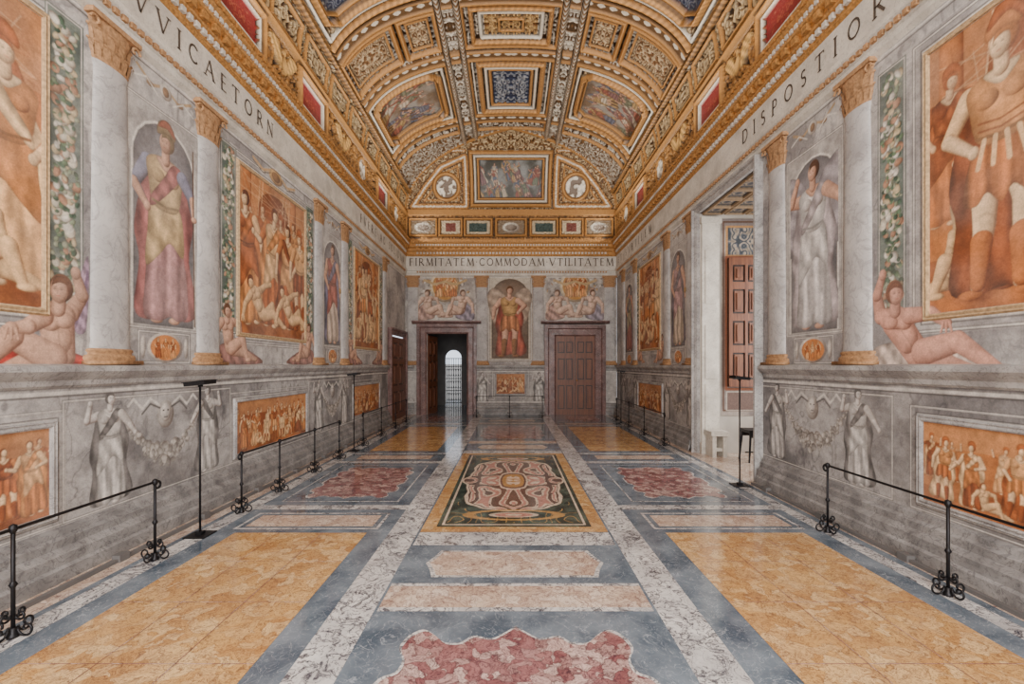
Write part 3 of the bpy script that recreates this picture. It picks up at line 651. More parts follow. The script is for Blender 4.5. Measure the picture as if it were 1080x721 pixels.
def inscription(txt,W,u0,u1,z,h,label):
    tw=sum(GLY[t][0] for t in txt)*h; gap=((u1-u0)-tw)/(len(txt)-1); sc=1.
    if gap<.12*h: sc=(u1-u0)/(tw+.22*h*(len(txt)-1)); gap=.22*h*sc
    u=u0; vs=[];fs=[]
    def q(pts):
        n=len(vs); vs.extend([W(a,b,.046) for a,b in pts]); fs.append(tuple(range(n,n+len(pts))))
    for t in txt:
        w,st,sf=GLY[t]
        for pl,tk in st:
            for (xa_,ya_),(xb_,yb_) in zip(pl[:-1],pl[1:]):
                dx,dy=xb_-xa_,yb_-ya_; L=math.hypot(dx,dy)+1e-9; nx,ny=-dy/L*tk/2,dx/L*tk/2; ex,ey=dx/L*.01,dy/L*.01
                q([(u+a*h*sc,z+b*h) for a,b in ((xa_-nx-ex,ya_-ny-ey),(xb_-nx+ex,yb_-ny+ey),(xb_+nx+ex,yb_+ny+ey),(xa_+nx-ex,ya_+ny-ey))])
        for a,b in sf: q([(u+(a+i)*h*sc,z+(b+j)*h) for i,j in ((-.15,-.03),(.15,-.03),(.15,.03),(-.15,.03))])
        u+=w*h*sc+gap
    o=pym('inscription',vs,fs,M_LET); return props(o,label,"lettering")
inscription("FIRMITATEM\u00b7COMMODAM\u00b7VTILITATEM",WB,-3.4,3.42,4.98,.25,"dark Roman capital inscription on the pale end frieze")
inscription("LATIVVICAETORN",WL,3.3,6.7,4.99,.2,"dark Roman capital inscription along the side frieze")
inscription("FVERE\u00b7AD\u00b7SOLIDAM",WL,10.6,14.9,4.99,.2,"dark Roman capital inscription along the side frieze")
inscription("DISPOSTIORN",WR,-6.9,-3.95,4.99,.2,"dark Roman capital inscription along the side frieze")
inscription("ET\u00b7SVBTILEM",WR,-14.9,-11.4,4.99,.2,"dark Roman capital inscription along the side frieze")
# ------------------------------------------------------------ vault
def profile(ex):
    th=np.linspace(0,math.pi/2,1500); x=ex*np.sin(th)**(2/NE); z=ZS+RISE*np.cos(th)**(2/NE)
    s=np.concatenate([[0],np.cumsum(np.hypot(np.diff(x),np.diff(z)))]); return x,z,s
def surf(prof,q):
    x,z,s=prof;S=s[-1]; q=np.abs(q)
    def at(q):
        return np.where(q<=S,np.interp(q,s,x),x[-1]),np.where(q<=S,np.interp(q,s,z),ZS-(q-S))
    px,pz=at(q); ax,az=at(q+.03); bx,bz=at(np.maximum(q-.03,0)); tx,tz=ax-bx,az-bz; L=np.hypot(tx,tz)+1e-9
    return px,pz,tz/L,-tx/L
P1=profile(HW); S1=P1[2][-1]; P2=profile(1.7); S2=P2[2][-1]; YC=YB-1.7
sx=lambda x:float(np.interp(x,P1[0],P1[2]))
GOLD=lin(178,128,70); GDK=lin(92,64,40); CRM=lin(220,209,190); UMB=lin(78,54,36); MID=lin(150,110,68)
def orn(c,x0,x1,y0,y1,ground,fig,k,h,seed,gm=1.,fm=0.):
    w=c.win(x0,x1,y0,y1)
    if not w:return
    sl,X,Y=w; cx=(x0+x1)/2;cy=(y0+y1)/2; ax=np.abs(X-cx);ay=np.abs(Y-cy)
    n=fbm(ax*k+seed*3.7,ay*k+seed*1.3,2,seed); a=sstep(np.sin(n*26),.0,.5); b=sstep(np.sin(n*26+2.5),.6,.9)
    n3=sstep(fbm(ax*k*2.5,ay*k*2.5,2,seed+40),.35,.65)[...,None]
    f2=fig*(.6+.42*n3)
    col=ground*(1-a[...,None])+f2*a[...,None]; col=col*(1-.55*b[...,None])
    c.blend(sl,np.ones(X.shape,np.float32),col); c.H[sl]=h*1.5*a; c.M[sl]=gm*(1-a)+fm*a
def mould(c,x0,x1,y0,y1,w,h,col=GOLD,mt=1.,cut=0,bead=0):
    q=c.win(x0-w,x1+w,y0-w,y1+w)
    if not q:return
    sl,X,Y=q; cx=(x0+x1)/2;cy=(y0+y1)/2;dx=np.abs(X-cx);dy=np.abs(Y-cy)
    sd=np.maximum(dx-(x1-x0)/2,dy-(y1-y0)/2)
    if cut: sd=np.maximum(sd,(dx+dy-((x1-x0)+(y1-y0))/2+cut)*.707)
    p=np.clip(1-np.abs(sd)/(w/2),0,1); m=p>0
    b=1. if not bead else 1+.35*np.sign(np.sin((X+Y)*bead))*1.
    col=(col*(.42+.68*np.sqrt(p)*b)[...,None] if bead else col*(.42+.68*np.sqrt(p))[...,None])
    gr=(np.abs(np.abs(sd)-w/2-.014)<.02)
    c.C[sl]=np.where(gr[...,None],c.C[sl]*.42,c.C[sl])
    c.C[sl]=np.where(m[...,None],np.clip(col,0,1),c.C[sl]); c.H[sl]=np.where(m,h*1.5*np.sqrt(p),c.H[sl]); c.M[sl]=np.where(m,mt,c.M[sl])
def flat(c,x0,x1,y0,y1,h=-.03):
    q=c.win(x0,x1,y0,y1)
    if q: c.H[q[0]]=h; c.M[q[0]]=0
def medal(c,x,y,r,seed):
    q=c.win(x-r*1.3,x+r*1.3,y-r*1.3,y+r*1.3)
    if not q:return
    c.new('stucco_medallion','white stucco relief medallion in a gilded ring','medallion','ceiling medallions')
    sl,X,Y=q; d=np.hypot(X-x,Y-y)/r; m=d<1.2; rg=np.clip(1-np.abs(d-1.03)/.17,0,1)
    c.blend(sl,m.astype(np.float32),np.where((rg>0)[...,None],GOLD*(.5+.6*rg[...,None]),lin(116,98,82)))
    c.H[sl]=np.where(m,.06*np.sqrt(rg),c.H[sl]); c.M[sl]=np.where(m,rg>0,c.M[sl])
    n=fbm((X-x)*5/r*.6+seed,(Y-y)*5/r*.6,3,seed); f=(d<.82)&(n-.12*d>.4); g=.6+.6*sstep(n,.4,.7)[...,None]; c.C[sl]=np.where(f[...,None],CRM*g,c.C[sl]); c.H[sl]=np.where(f,.05,c.H[sl]); c.cid=0
ysv=np.concatenate([np.arange(YS,4.6,.06),np.arange(4.6,9.5,.0145),np.arange(9.5,YB+.02,.018)])
cV=Canvas(np.linspace(-S1-ATT,S1+ATT,830),ysv,GDK); c=cV; c.aa=.016
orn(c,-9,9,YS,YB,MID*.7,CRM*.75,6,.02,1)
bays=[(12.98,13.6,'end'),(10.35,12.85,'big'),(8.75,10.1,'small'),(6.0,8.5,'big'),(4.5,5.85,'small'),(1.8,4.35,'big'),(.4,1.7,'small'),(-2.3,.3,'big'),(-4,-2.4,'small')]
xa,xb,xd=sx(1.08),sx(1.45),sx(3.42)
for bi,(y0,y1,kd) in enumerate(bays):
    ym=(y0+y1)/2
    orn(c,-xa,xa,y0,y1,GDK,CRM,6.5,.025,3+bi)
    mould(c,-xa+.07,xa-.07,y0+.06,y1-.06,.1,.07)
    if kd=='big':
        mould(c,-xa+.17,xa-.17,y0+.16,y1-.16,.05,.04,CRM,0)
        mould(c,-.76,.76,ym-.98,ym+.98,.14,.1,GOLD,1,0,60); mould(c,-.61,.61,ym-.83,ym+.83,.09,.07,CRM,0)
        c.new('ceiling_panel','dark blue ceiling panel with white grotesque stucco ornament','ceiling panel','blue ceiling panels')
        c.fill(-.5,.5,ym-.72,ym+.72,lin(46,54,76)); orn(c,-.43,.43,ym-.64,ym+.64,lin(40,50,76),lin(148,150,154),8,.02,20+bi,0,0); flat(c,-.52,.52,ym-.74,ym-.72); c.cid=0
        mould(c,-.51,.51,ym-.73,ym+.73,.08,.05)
    elif kd=='small':
        mould(c,-.82,.82,y0+.2,y1-.2,.1,.09,GOLD,1,0,50); mould(c,-.64,.64,y0+.33,y1-.33,.07,.06,CRM,0)
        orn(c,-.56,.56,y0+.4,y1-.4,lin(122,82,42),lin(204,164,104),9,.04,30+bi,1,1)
        mould(c,-.25,.25,ym-.16,ym+.16,.06,.06,GOLD,1)
    for sg in (-1,1):
        def R(fn,a,b,*k,**kw): 
            a,b=(a*sg,b*sg); a,b=min(a,b),max(a,b); return fn(c,a,b,*k,**kw)
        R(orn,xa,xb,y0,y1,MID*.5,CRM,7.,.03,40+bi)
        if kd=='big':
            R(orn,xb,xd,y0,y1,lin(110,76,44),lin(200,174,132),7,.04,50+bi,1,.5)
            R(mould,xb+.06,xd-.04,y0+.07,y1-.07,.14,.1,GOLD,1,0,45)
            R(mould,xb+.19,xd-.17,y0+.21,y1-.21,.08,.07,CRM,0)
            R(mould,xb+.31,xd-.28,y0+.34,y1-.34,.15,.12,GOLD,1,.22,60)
            c.new('ceiling_painting','ceiling painting of many figures in a gilded octagonal frame','painting','large vault paintings')
            A,B=sorted(((xb+.39)*sg,(xd-.36)*sg)); dark=(bi==3)
            colour_scene(c,A,B,y0+.43,y1-.43,60+bi*3+sg,(0,-sg),(-sg,0),6,lin(56,66,90) if dark else lin(156,152,144),lin(50,56,72) if dark else lin(116,96,76))
            if dark: orn(c,A+.1,B-.1,y0+.5,y1-.5,lin(40,50,76),lin(112,116,124),7,.0,5,0,0)
            q=c.win(A,B,y0+.43,y1-.43); c.H[q[0]]=-.03; c.M[q[0]]=0; c.cid=0
            R(mould,xb+.4,xd-.37,y0+.44,y1-.44,.06,.05,GOLD,1,.18)
        else:
            R(orn,xb,xd,y0,y1,GDK,CRM,6.5,.03,70+bi)
            if kd=='small':
                for a,b in ((xb+.1,xb+.85),(xb+1.0,xd-.1)):
                    R(mould,a,b,y0+.15,y1-.15,.12,.09); R(orn,a+.12,b-.12,y0+.27,y1-.27,lin(124,86,50),lin(190,164,126),9.,.02,80+bi+int(a*9),1,0)
                    R(mould,a+.15,b-.15,y0+.3,y1-.3,.05,.05,GOLD,1)
            else: R(mould,xb+.08,xd-.08,y0+.1,y1-.1,.1,.08)
    yy=y0-.08; w=c.win(-S1,S1,yy-.16,yy+.16)
    if w:
        sl,X,Y=w; t=np.abs(Y-yy)/.155; e_=np.clip(1-np.abs(t-.8)/.2,0,1); core=t<.6
        c.C[sl]=np.where(core[...,None],np.where((np.sin(np.abs(X)*26)+np.cos((Y-yy)*40)>.5)[...,None],CRM,MID*.42),GOLD*(.45+.6*e_[...,None])); c.H[sl]=np.where(core,.08,.08+.07*np.sqrt(e_)); c.M[sl]=np.where(core,0,1)
for s0 in (xa,xb,xd):
    for sg in (-1,1):
        w=c.win(s0*sg-.07,s0*sg+.07,YS,YB); sl,X,Y=w; p=np.clip(1-np.abs(X-s0*sg)/.065,0,1)
        c.C[sl]=np.where((np.sin(Y*52)>0)[...,None],CRM*.9 if s0!=xd else GOLD,GOLD*.45)*(.5+.5*p[...,None]); c.H[sl]=.13*np.sqrt(p); c.M[sl]=.6
for sg in (-1,1):
    a,b=sorted((sg*(xd+.08),sg*(S1+.0))); orn(c,a,b,YS,YB,GDK,lin(196,170,128),6.5,.035,91,1,.6)
    yy=1.3
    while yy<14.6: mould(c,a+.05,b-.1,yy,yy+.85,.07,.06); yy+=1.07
    for s0,w_,h_ in ((S1+.06,.1,.12),(S1+.9,.06,.05)):
        w=c.win(s0*sg-w_,s0*sg+w_,YS,YB); sl,X,Y=w; p=np.clip(1-np.abs(X-s0*sg)/w_,0,1); c.C[sl]=GOLD*(.4+.7*p[...,None]); c.H[sl]=h_*np.sqrt(p); c.M[sl]=1
    a,b=sorted((sg*(S1+.17),sg*(S1+.83)))
    orn(c,a,b,YS,YB,UMB,GOLD*1.1,7,.035,93,1,1)
    for yc in (3.7,5.9,8.04,12.35):
        mould(c,a+.02,b-.02,yc-.52,yc+.52,.11,.08); mould(c,a+.1,b-.1,yc-.45,yc+.45,.04,.05,CRM,0)
        c.new('red_panel','deep red lacquered panel in a gilded frame on the attic','wall panel','red attic panels')
        c.fill(a+.12,b-.12,yc-.42,yc+.42,lin(132,34,34)); flat(c,a+.12,b-.12,yc-.42,yc+.42,.0)
        q=c.win(a+.18,b-.18,yc-.3,yc+.3); n=fbm(np.abs(q[1]-(a+b)/2)*9,np.abs(q[2]-yc)*9,2,7); f=np.sin(n*24)>.8; c.C[q[0]]=np.where(f[...,None],lin(166,84,60),c.C[q[0]]); c.cid=0
    for yc in (4.8,7.0,9.5):
        m_=(a+b)/2; c.new('gilded_eagle','gilded stucco eagle with raised wings','relief','gilded eagles')
        for e in (-1,1):
            c.poly([(m_-sg*.0,yc+.05*e),(m_+sg*.1,yc+.1*e),(m_-sg*.22,yc+.42*e),(m_-sg*.28,yc+.2*e),(m_-sg*.1,yc+.08*e)],lin(208,164,98),fold=(40,40,.3,2))
        c.ell(m_,yc,.16,.09,lin(208,164,98)); c.ell(m_-sg*.2,yc,.06,.05,lin(208,164,98)); w=c.win(a,b,yc-.45,yc+.45); c.H[w[0]]=np.where(c.I[w[0]]==c.cid,.07,c.H[w[0]]); c.cid=0
    for yc in (10.75,13.9): medal(c,(a+b)/2,yc,.27,int(yc*3))
px,pz,nx_,nz_=surf(P1,cV.X); sgn=np.sign(cV.X)
u=px/HW; hip=YC+1.7*u
ong=(np.abs(cV.Y-hip)<.07)
cV.H[ong]=.05; cV.C[ong]=GOLD
cV.I[cV.Y>hip+.03]=-1
pos=np.stack([sgn*px+sgn*nx_*cV.H,cV.Y,pz+nz_*cV.H],-1)
build(cV,pos,M_G,'ceiling',smooth=False)
# end cove
cE=Canvas(np.linspace(-HW,HW,460),np.linspace(-S2-ATT,0,265),GDK); c=cE; c.aa=.022
orn(c,-9,9,-S2,1,lin(122,86,50),lin(200,174,132),7,.03,5)
pt=-S2+1.95; pb=-S2+.25
mould(c,-1.3,1.28,pb-.0,pt,.14,.08); mould(c,-1.18,1.16,pb+.13,pt-.13,.09,.07,CRM,0)
c.new('ceiling_painting','landscape battle painting in a gilded frame on the end cove','painting'); colour_scene(c,-1.06,1.04,pb+.24,pt-.24,5,(1,0),(0,1),8,lin(150,152,150),lin(70,68,60)); q=c.win(-1.06,1.04,pb+.24,pt-.24); c.H[q[0]]=-.02;c.M[q[0]]=0; c.cid=0
mould(c,-1.08,1.06,pb+.22,pt-.22,.08,.05)
for e in (-1,1):
    TP=[(1.5*e,-S2+.22),(3.3*e,-S2+.22),(2.85*e,-S2+.85),(2.3*e,-S2+1.45),(1.5*e,-S2+1.8),(1.5*e,-S2+.22)]
    for w_,cc in ((.26,GDK*.7),(.2,GOLD*.75),(.13,GOLD),(.05,CRM)): c.line(TP,w_,cc)
    c.line([(1.75*e,-S2+.42),(2.9*e,-S2+.42),(2.25*e,-S2+1.25),(1.75*e,-S2+1.5),(1.75*e,-S2+.42)],.05,GOLD)
    medal(c,2.15*e,-S2+.85,.4,4+e)
    c.line([(1.5*e,-S2+2.0),(2.5*e,-S2+2.0)],.1,GOLD); c.line([(1.5*e,-S2+2.0),(2.5*e,-S2+2.0)],.03,CRM)
w=c.win(-9,9,-S2-.1,-S2+.12); c.C[w[0]]=GOLD*.9; c.H[w[0]]=.08; c.M[w[0]]=1
orn(c,-9,9,-S2-ATT,-S2-.1,lin(122,86,50),GOLD,7,.02,6,1,1)
for X0,X1,kk in ((-3.4,-2.5,'o'),(-2.4,-1.65,'r'),(-1.55,-.65,'g'),(-.5,.5,'o'),(.65,1.55,'g'),(1.65,2.4,'r'),(2.5,3.4,'o')):
    mould(c,X0,X1,-S2-.76,-S2-.2,.08,.06); m_=(X0+X1)/2
    if kk=='o':
        c.fill(X0+.06,X1-.06,-S2-.7,-S2-.26,lin(128,110,88)); c.ell(m_,-S2-.48,.29,.17,lin(210,202,186)); c.ell(m_,-S2-.48,.2,.11,lin(144,130,116))
    elif kk=='r': c.fill(X0+.06,X1-.06,-S2-.7,-S2-.26,lin(188,170,140)); c.fill(X0+.2,X1-.2,-S2-.62,-S2-.34,lin(112,60,50))
    else: c.fill(X0+.06,X1-.06,-S2-.7,-S2-.26,lin(188,170,140)); c.fill(X0+.15,X1-.15,-S2-.63,-S2-.33,lin(58,72,66))
w=c.win(-9,9,-S2-ATT,-S2-.86); c.C[w[0]]=GOLD
qx,qz,ny_,nz_=surf(P2,cE.Y); ue=qx/1.7
ong=np.abs(np.abs(cE.X)/HW-ue)<.02; cE.H[ong]=.05; cE.C[ong]=GOLD
cE.I[np.abs(cE.X)/HW>ue+.012]=-1
build(cE,np.stack([cE.X,YC+qx+ny_*cE.H,qz+nz_*cE.H],-1),M_G,'ceiling_end_cove')
# ------------------------------------------------------------ columns
hp=math.pi/2; SXC=.28
def colmesh():
    sh=MB().lathe([(.2,1.79),(.192,1.85),(.19,2.6),(.178,3.6),(.165,4.2),(.175,4.23),(.175,4.26)],18,-hp,hp,SXC)
    ba=MB().lathe([(.25,1.66),(.25,1.69),(.262,1.71),(.25,1.735),(.222,1.74),(.215,1.755),(.235,1.77),(.232,1.785),(.2,1.795)],18,-hp,hp,SXC); ba.box(0,.08,-.27,.27,1.655,1.69)
    ca=MB().lathe([(.175,4.26),(.185,4.28),(.17,4.3),(.175,4.45),(.2,4.55),(.225,4.6)],18,-hp,hp,SXC)
    ca.box(0,.08,-.25,.25,4.6,4.645)
    for row,(zb,h,r,n) in enumerate(((4.28,.13,.185,7),(4.36,.17,.19,6))):
        for i in range(n):
            a=-hp+math.pi*(i+.5)/n; ct,st=math.cos(a),math.sin(a)
            pts=[(r,0),(r+.015,.4),(r+.025,.75),(r+.05,1.),(r+.055,.85)]
            n0=len(ca.v)
            for rr,t in pts:
                wd=.042*(1-abs(t-.5)*.9)
                for sd in (-1,1): ca.v.append(Vector(((rr*ct-sd*wd*st)*SXC,rr*st+sd*wd*ct,zb+h*t)))
            for k in range(4): ca.f.append((n0+2*k,n0+2*k+1,n0+2*k+3,n0+2*k+2))
    for e in (-1,1):
        pts=[]
        for k in range(16):
            t=k/15*4.2; rr=.055*(1-k/20); pts.append((.06,e*(.2+rr*math.cos(t)),4.55+rr*math.sin(t)))
        ca.tube(pts,.012,6)
    return ba,sh,ca
ba,sh,ca=colmesh(); tmpl=None
def column(loc,rz):
    global tmpl
    e=empty('column',loc,"white veined marble half column with dull gilded base and capital","column","wall columns"); e.rotation_euler=(0,0,rz)
    if tmpl is None:
        tmpl=[ba.obj('base',M_DULL,e,True),sh.obj('shaft',M_COL,e,True),ca.obj('capital',M_DULL,e,False)]
    else:
        for t in tmpl: o=t.copy(); COL.objects.link(o); o.parent=e
for y in colsL: column((-HW,y,0),0)
for y in colsR: column((HW,y,0),math.pi)
for px_ in (507.5,567.5): column(((px_-538.5)*S_,YB,0),-hp)
for x_ in (-3.3,3.3): column((x_,YB,0),-hp)
# ------------------------------------------------------------ floor
fv=[];ff=[];fm=[]
def fpoly(pts,m,l):
    n=len(fv); fv.extend([(x,y,l*.0012) for x,y in pts]); ff.append(tuple(range(n,n+len(pts)))); fm.append(m)
def fr(x0,x1,y0,y1,m,l): fpoly([(x0,y0),(x1,y0),(x1,y1),(x0,y1)],m,l)
GY,WH,YE,PI,CR,DG=range(6)
fr(-HW,HW,YS,YB,GY,0)
for a,b in ((-1.2,-.92),(.98,1.26),(-3.1,-2.93),(3.08,3.22)): fr(a,b,YS,YB,WH,1)
fr(-HW,-3.16,YS,YB,CR,1); fr(3.3,HW,YS,YB,CR,1)
OX=.03
QP=[(1.0,0),(1.0,.16),(.93,.22),(.9,.34),(.97,.42),(1.0,.55),(.96,.66),(.86,.7),(.84,.78),(.9,.86),(.86,.95),(.76,1.0),(.66,.96),(.56,.9),(.44,.9),(.34,.95),(.2,.93),(.1,.97),(0,1.03)]
def scal(cx,cy,hx,hy,m,l):
    q=[np.array(p) for p in QP]; o=[]
    for i in range(len(q)-1):
        p0=q[max(i-1,0)];p1=q[i];p2=q[i+1];p3=q[min(i+2,len(q)-1)]
        for t in (0,.33,.66): o.append(.5*((2*p1)+(-p0+p2)*t+(2*p0-5*p1+4*p2-p3)*t*t+(-p0+3*p1-3*p2+p3)*t**3))
    o.append(q[-1]); Q=[(a,b) for a,b in o]
    pts=Q+[(-a,b) for a,b in Q[::-1][1:]]+[(-a,-b) for a,b in Q[1:]]+[(a,-b) for a,b in Q[::-1][1:-1]]
    fpoly([(cx+a*hx,cy+b*hy) for a,b in pts],m,l)
def hexp(x0,x1,y0,y1,m,l):
    k=.09; ym=(y0+y1)/2
    fpoly([(x0+k,y0),(x1-k,y0),(x1-k*.6,y0+(ym-y0)*.5),(x1,ym),(x1-k*.6,ym+(ym-y0)*.5),(x1-k,y1),(x0+k,y1),(x0+k*.6,ym+(ym-y0)*.5),(x0,ym),(x0+k*.6,y0+(ym-y0)*.5)],m,l)
def frame_(x0,x1,y0,y1,w,m,l):
    fr(x0,x1,y0,y0+w,m,l);fr(x0,x1,y1-w,y1,m,l);fr(x0,x0+w,y0+w,y1-w,m,l);fr(x1-w,x1,y0+w,y1-w,m,l)
cxa,cxb=-.9,.96
def scal2(cx,cy,hx,hy,l): scal(cx,cy,hx+.02,hy+.02,WH,l); scal(cx,cy,hx,hy,PI,l+1)
def centre(y):
    scal2(OX,y+1.45,.74,1.3,2)
    fr(cxa,cxb,y+2.98,y+3.03,WH,2); fr(cxa,cxb,y+3.03,y+3.33,CR,2); fr(cxa,cxb,y+3.33,y+3.37,WH,2)
    hexp(-.71,.77,y+3.47,y+3.98,WH,2); hexp(-.68,.74,y+3.5,y+3.95,CR,3); fr(cxa,cxb,y+4.1,y+4.42,WH,2)
centre(.07)
fr(-.9,.96,4.5,8.52,YE,2)
fr(cxa,cxb,8.52,8.8,WH,2); hexp(-.68,.74,8.95,9.4,CR,2); fr(cxa,cxb,9.52,9.58,WH,2); fr(cxa,cxb,9.6,9.9,CR,2)
scal2(OX,11.3,.74,1.15,2); fr(cxa,cxb,12.75,13.05,CR,2); hexp(-.68,.74,13.3,13.75,CR,2); fr(cxa,cxb,13.9,14.2,WH,2)
def yslab(a,b,y0,y1):
    fr(a,b,y0,y1,YE,2); ny=max(2,round((y1-y0)/.66))
    for i in range(1,ny): y=y0+(y1-y0)*i/ny; fr(a,b,y-.0025,y+.0025,PI,3)
    for t in (1/3,2/3): x=a+(b-a)*t; fr(x-.0025,x+.0025,y0,y1,PI,4)
for a,b,sg in ((-2.72,-1.42,-1),(1.52,2.88,1)):
    yslab(a,b,1.2,4.48); fr(a,b,-3.5,1.0,YE,2)
    fr(a,b,4.66,5.0,CR,2); frame_(a-.08,b+.08,4.58,5.08,.03,WH,2)
    A,B=(-2.93,-1.2) if sg<0 else (1.26,3.08)
    fr(A,B,5.2,5.36,WH,2)
    scal2((a+b)/2,6.5,.56,.84,2); frame_(a-.06,b+.06,5.5,7.52,.02,WH,2)
    fr(A,B,7.66,7.82,WH,2); fr(a,b,8.0,8.32,CR,2); fr(A,B,8.45,8.55,WH,2)
    yslab(a,b,8.75,12.2); fr(A,B,12.4,12.5,WH,2); fr(a,b,12.65,12.95,CR,2)
    scal2((a+b)/2,14.1,.5,.7,2); fr(A,B,13.1,13.2,WH,2)
me=bpy.data.meshes.new('floor'); me.from_pydata(fv,[],ff)
for m in (M_GREY,M_WHITE,M_YEL,M_PINK,M_CREAM): me.materials.append(m)
me.polygons.foreach_set('material_index',fm)
fo=bpy.data.objects.new('floor',me); COL.objects.link(fo); props(fo,"polished inlaid coloured marble floor","floor",kind="structure")
x0,x1,y0,y1=-.76,.82,4.64,8.38
c=Canvas(np.linspace(x0,x1,260),np.linspace(y0,y1,480),lin(70,80,72)); c.aa=.012
c.mottle(x0,x1,y0,y1,lin(30,44,38),lin(74,88,76),9,2)
ym=(y0+y1)/2; xm=(x0+x1)/2
DKR=lin(66,36,36); OC=lin(184,140,84); CRE=lin(222,198,174); RS=lin(176,116,104)
ax=np.abs(c.X-xm);ay=np.abs(c.Y-ym)
wv=(fbm(ax*3,ay*2.4,2,5)-.5)
blob=np.maximum(ax/.64,ay/1.22)*.45+.55*np.sqrt((ax/.66)**2+(ay/1.28)**2)+wv*.42
nA=fbm(ax*3.1+2,ay*2.2+7,2,52); v=np.sin(nA*24); v3=np.sin(fbm(ax*6,ay*4.4,2,31)*28)
def put(m,col): c.C[m]=c.C[m]*.12+col*.88
put(blob<1.07,CRE); put(blob<1.02,DKR); put((blob<1.0)&(v>-.25),CRE); put((blob<.98)&(v>.6),RS); put((blob<.98)&(v>-.05)&(v<.5)&(v3>.85),DKR)
e=np.maximum(ax/.17,ay/.4)*.4+.6*np.sqrt((ax/.17)**2+(ay/.4)**2); put(e<1.22,CRE); put(e<1.08,DKR); put(e<.92,OC); put((e<.6)&(v3>0),CRE)
n2=fbm(ax*3.2+9,ay*2.4+4,2,23); v2=np.sin(n2*28)
put((blob>1.18)&(np.abs(v2)<.16)&(ax<.7)&(ay<1.76),OC)
rg=np.abs(np.maximum(ax-.73,ay-1.81))<.012; put(rg,CRE)
el=np.sqrt((ax/.5)**2+((ay-1.5)/.16)**2); put(np.abs(el-1)<.13,OC); put(el<.55,CRE*.9); put(np.abs(el-.3)<.12,RS)
g_=fbm(c.X*30,c.Y*30,3,3)[...,None]; c.C=c.C*(.7+.6*g_)
o=build(c,np.stack([c.X,c.Y,np.full_like(c.X,.0045)],-1),M_INL,'inlaid_floor_panel')[0]
del o["kind"]; props(o,"green marble floor panel with cream and rose arabesque inlay","floor inlay")
# ------------------------------------------------------------ doors
def leaf(name,w,h,parent,M,rows_=(.32,.3,.22)):
    b=MB(); t=.05; b.box(0,w,0,t,0,h,M); nd=len(b.f)
    sw=.1*w; tot=sum(rows_); gap=(h-.0)/ (len(rows_)+1)*.28; z=gap; ph_t=h-gap*(len(rows_)+1)
    b.box(0,sw,-.025,0,0,h,M); b.box(w-sw,w,-.025,0,0,h,M); b.box(w/2-sw*.4,w/2+sw*.4,-.025,0,0,h,M)
    b.box(sw,w-sw,-.024,0,0,gap-.0,M)
    for r in rows_:
        ph=ph_t*r/tot
        for a0_,a1_ in ((sw,w/2-sw*.4),(w/2+sw*.4,w-sw)):
            b.box(a0_+.035,a1_-.035,-.02,0,z+.035,z+ph-.035,M); b.box(a0_+.075,a1_-.075,-.04,-.02,z+.075,z+ph-.075,M)
        z+=ph; b.box(sw,w-sw,-.024,0,z,z+gap,M); z+=gap
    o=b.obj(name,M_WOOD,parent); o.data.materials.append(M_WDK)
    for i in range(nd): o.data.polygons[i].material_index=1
    return o
def surround(name,W,u0,u1,h,w,mat,lab="red-brown veined marble door surround"):
    vs=[];fs=[]
    prof=[(0,0),(0,.05),(.05,.08),(w*.6,.08),(w*.7,.12),(w,.12),(w,0)]
    for o,d in prof:
        for u,v in ((u0-o,0),(u0-o,h+o),(u1+o,h+o),(u1+o,0)): vs.append(W(u,v,d))
    for i in range(len(prof)-1):
        for k in range(3): a=i*4+k; fs.append((a,a+1,a+5,a+4))
    return props(pym(name,vs,fs,mat),lab,"door frame",kind="structure")
surround('door_1',WB,-2.82,-1.48,2.7,.33,M_RED); surround('door_2',WB,1.5,2.78,2.62,.38,M_RED)
surround('door_3',WL,13.3,14.9,2.55,.2,M_RED)
for nm_,xs_ in (('trim_9',(-3.3,-1.0)),('trim_10',(1.0,3.28))):
    seg(nm_,WB,xs_[0],xs_[1],[(0,3.02),(.14,3.04),(.2,3.09),(.2,3.13),(0,3.15)],M_RED)
de=empty('double_door',(1.5,YB-.055,0),"closed brown panelled wooden double door in marble surround","door")
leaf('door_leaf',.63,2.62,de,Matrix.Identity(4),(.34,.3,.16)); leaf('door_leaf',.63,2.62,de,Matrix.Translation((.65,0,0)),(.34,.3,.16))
kn=MB().lathe([(0,0),(.02,.005),(.03,.03),(.02,.05),(0,.055)],10); k=kn.obj('door_knob',M_GOLD,de,True); k.location=(.69,-.06,1.15); k.rotation_euler=(hp,0,0)
de=empty('wooden_door',(-2.8,YB+.05,0),"dark panelled door leaf standing open in the doorway","door")
leaf('door_leaf',.9,2.65,de,Matrix.Rotation(math.radians(80),4,'Z'))
de=empty('wooden_door',(-HW+.055,13.3,0),"closed dark wooden door in the side wall","door")
leaf('door_leaf',1.58,2.5,de,Matrix.Rotation(math.radians(90),4,'Z'))
xl,xr,Y1=-3.3,-1.2,18.8
def quad(name,pts,mat,cat='wall'): return props(pym(name,pts,[tuple(range(len(pts)))],mat),"plain plastered passage surface",cat,kind="structure")
quad('wall_passage_left',[(xl,YB+.02,0),(xl,Y1,0),(xl,Y1,3.2),(xl,YB+.02,3.2)],M_DK); quad('wall_passage_right',[(xr,YB+.02,0),(xr,Y1,0),(xr,Y1,3.2),(xr,YB+.02,3.2)],M_DK)
quad('ceiling_passage',[(xl,YB+.02,3.2),(xr,YB+.02,3.2),(xr,Y1,3.2),(xl,Y1,3.2)],M_DK,'ceiling'); quad('floor_passage',[(xl,YB,0),(xr,YB,0),(xr,Y1+3,0),(xl,Y1+3,0)],M_GREY,'floor')
ax0,ax1,ah=-2.7,-2.05,1.95; am=(ax0+ax1)/2; ar=(ax1-ax0)/2
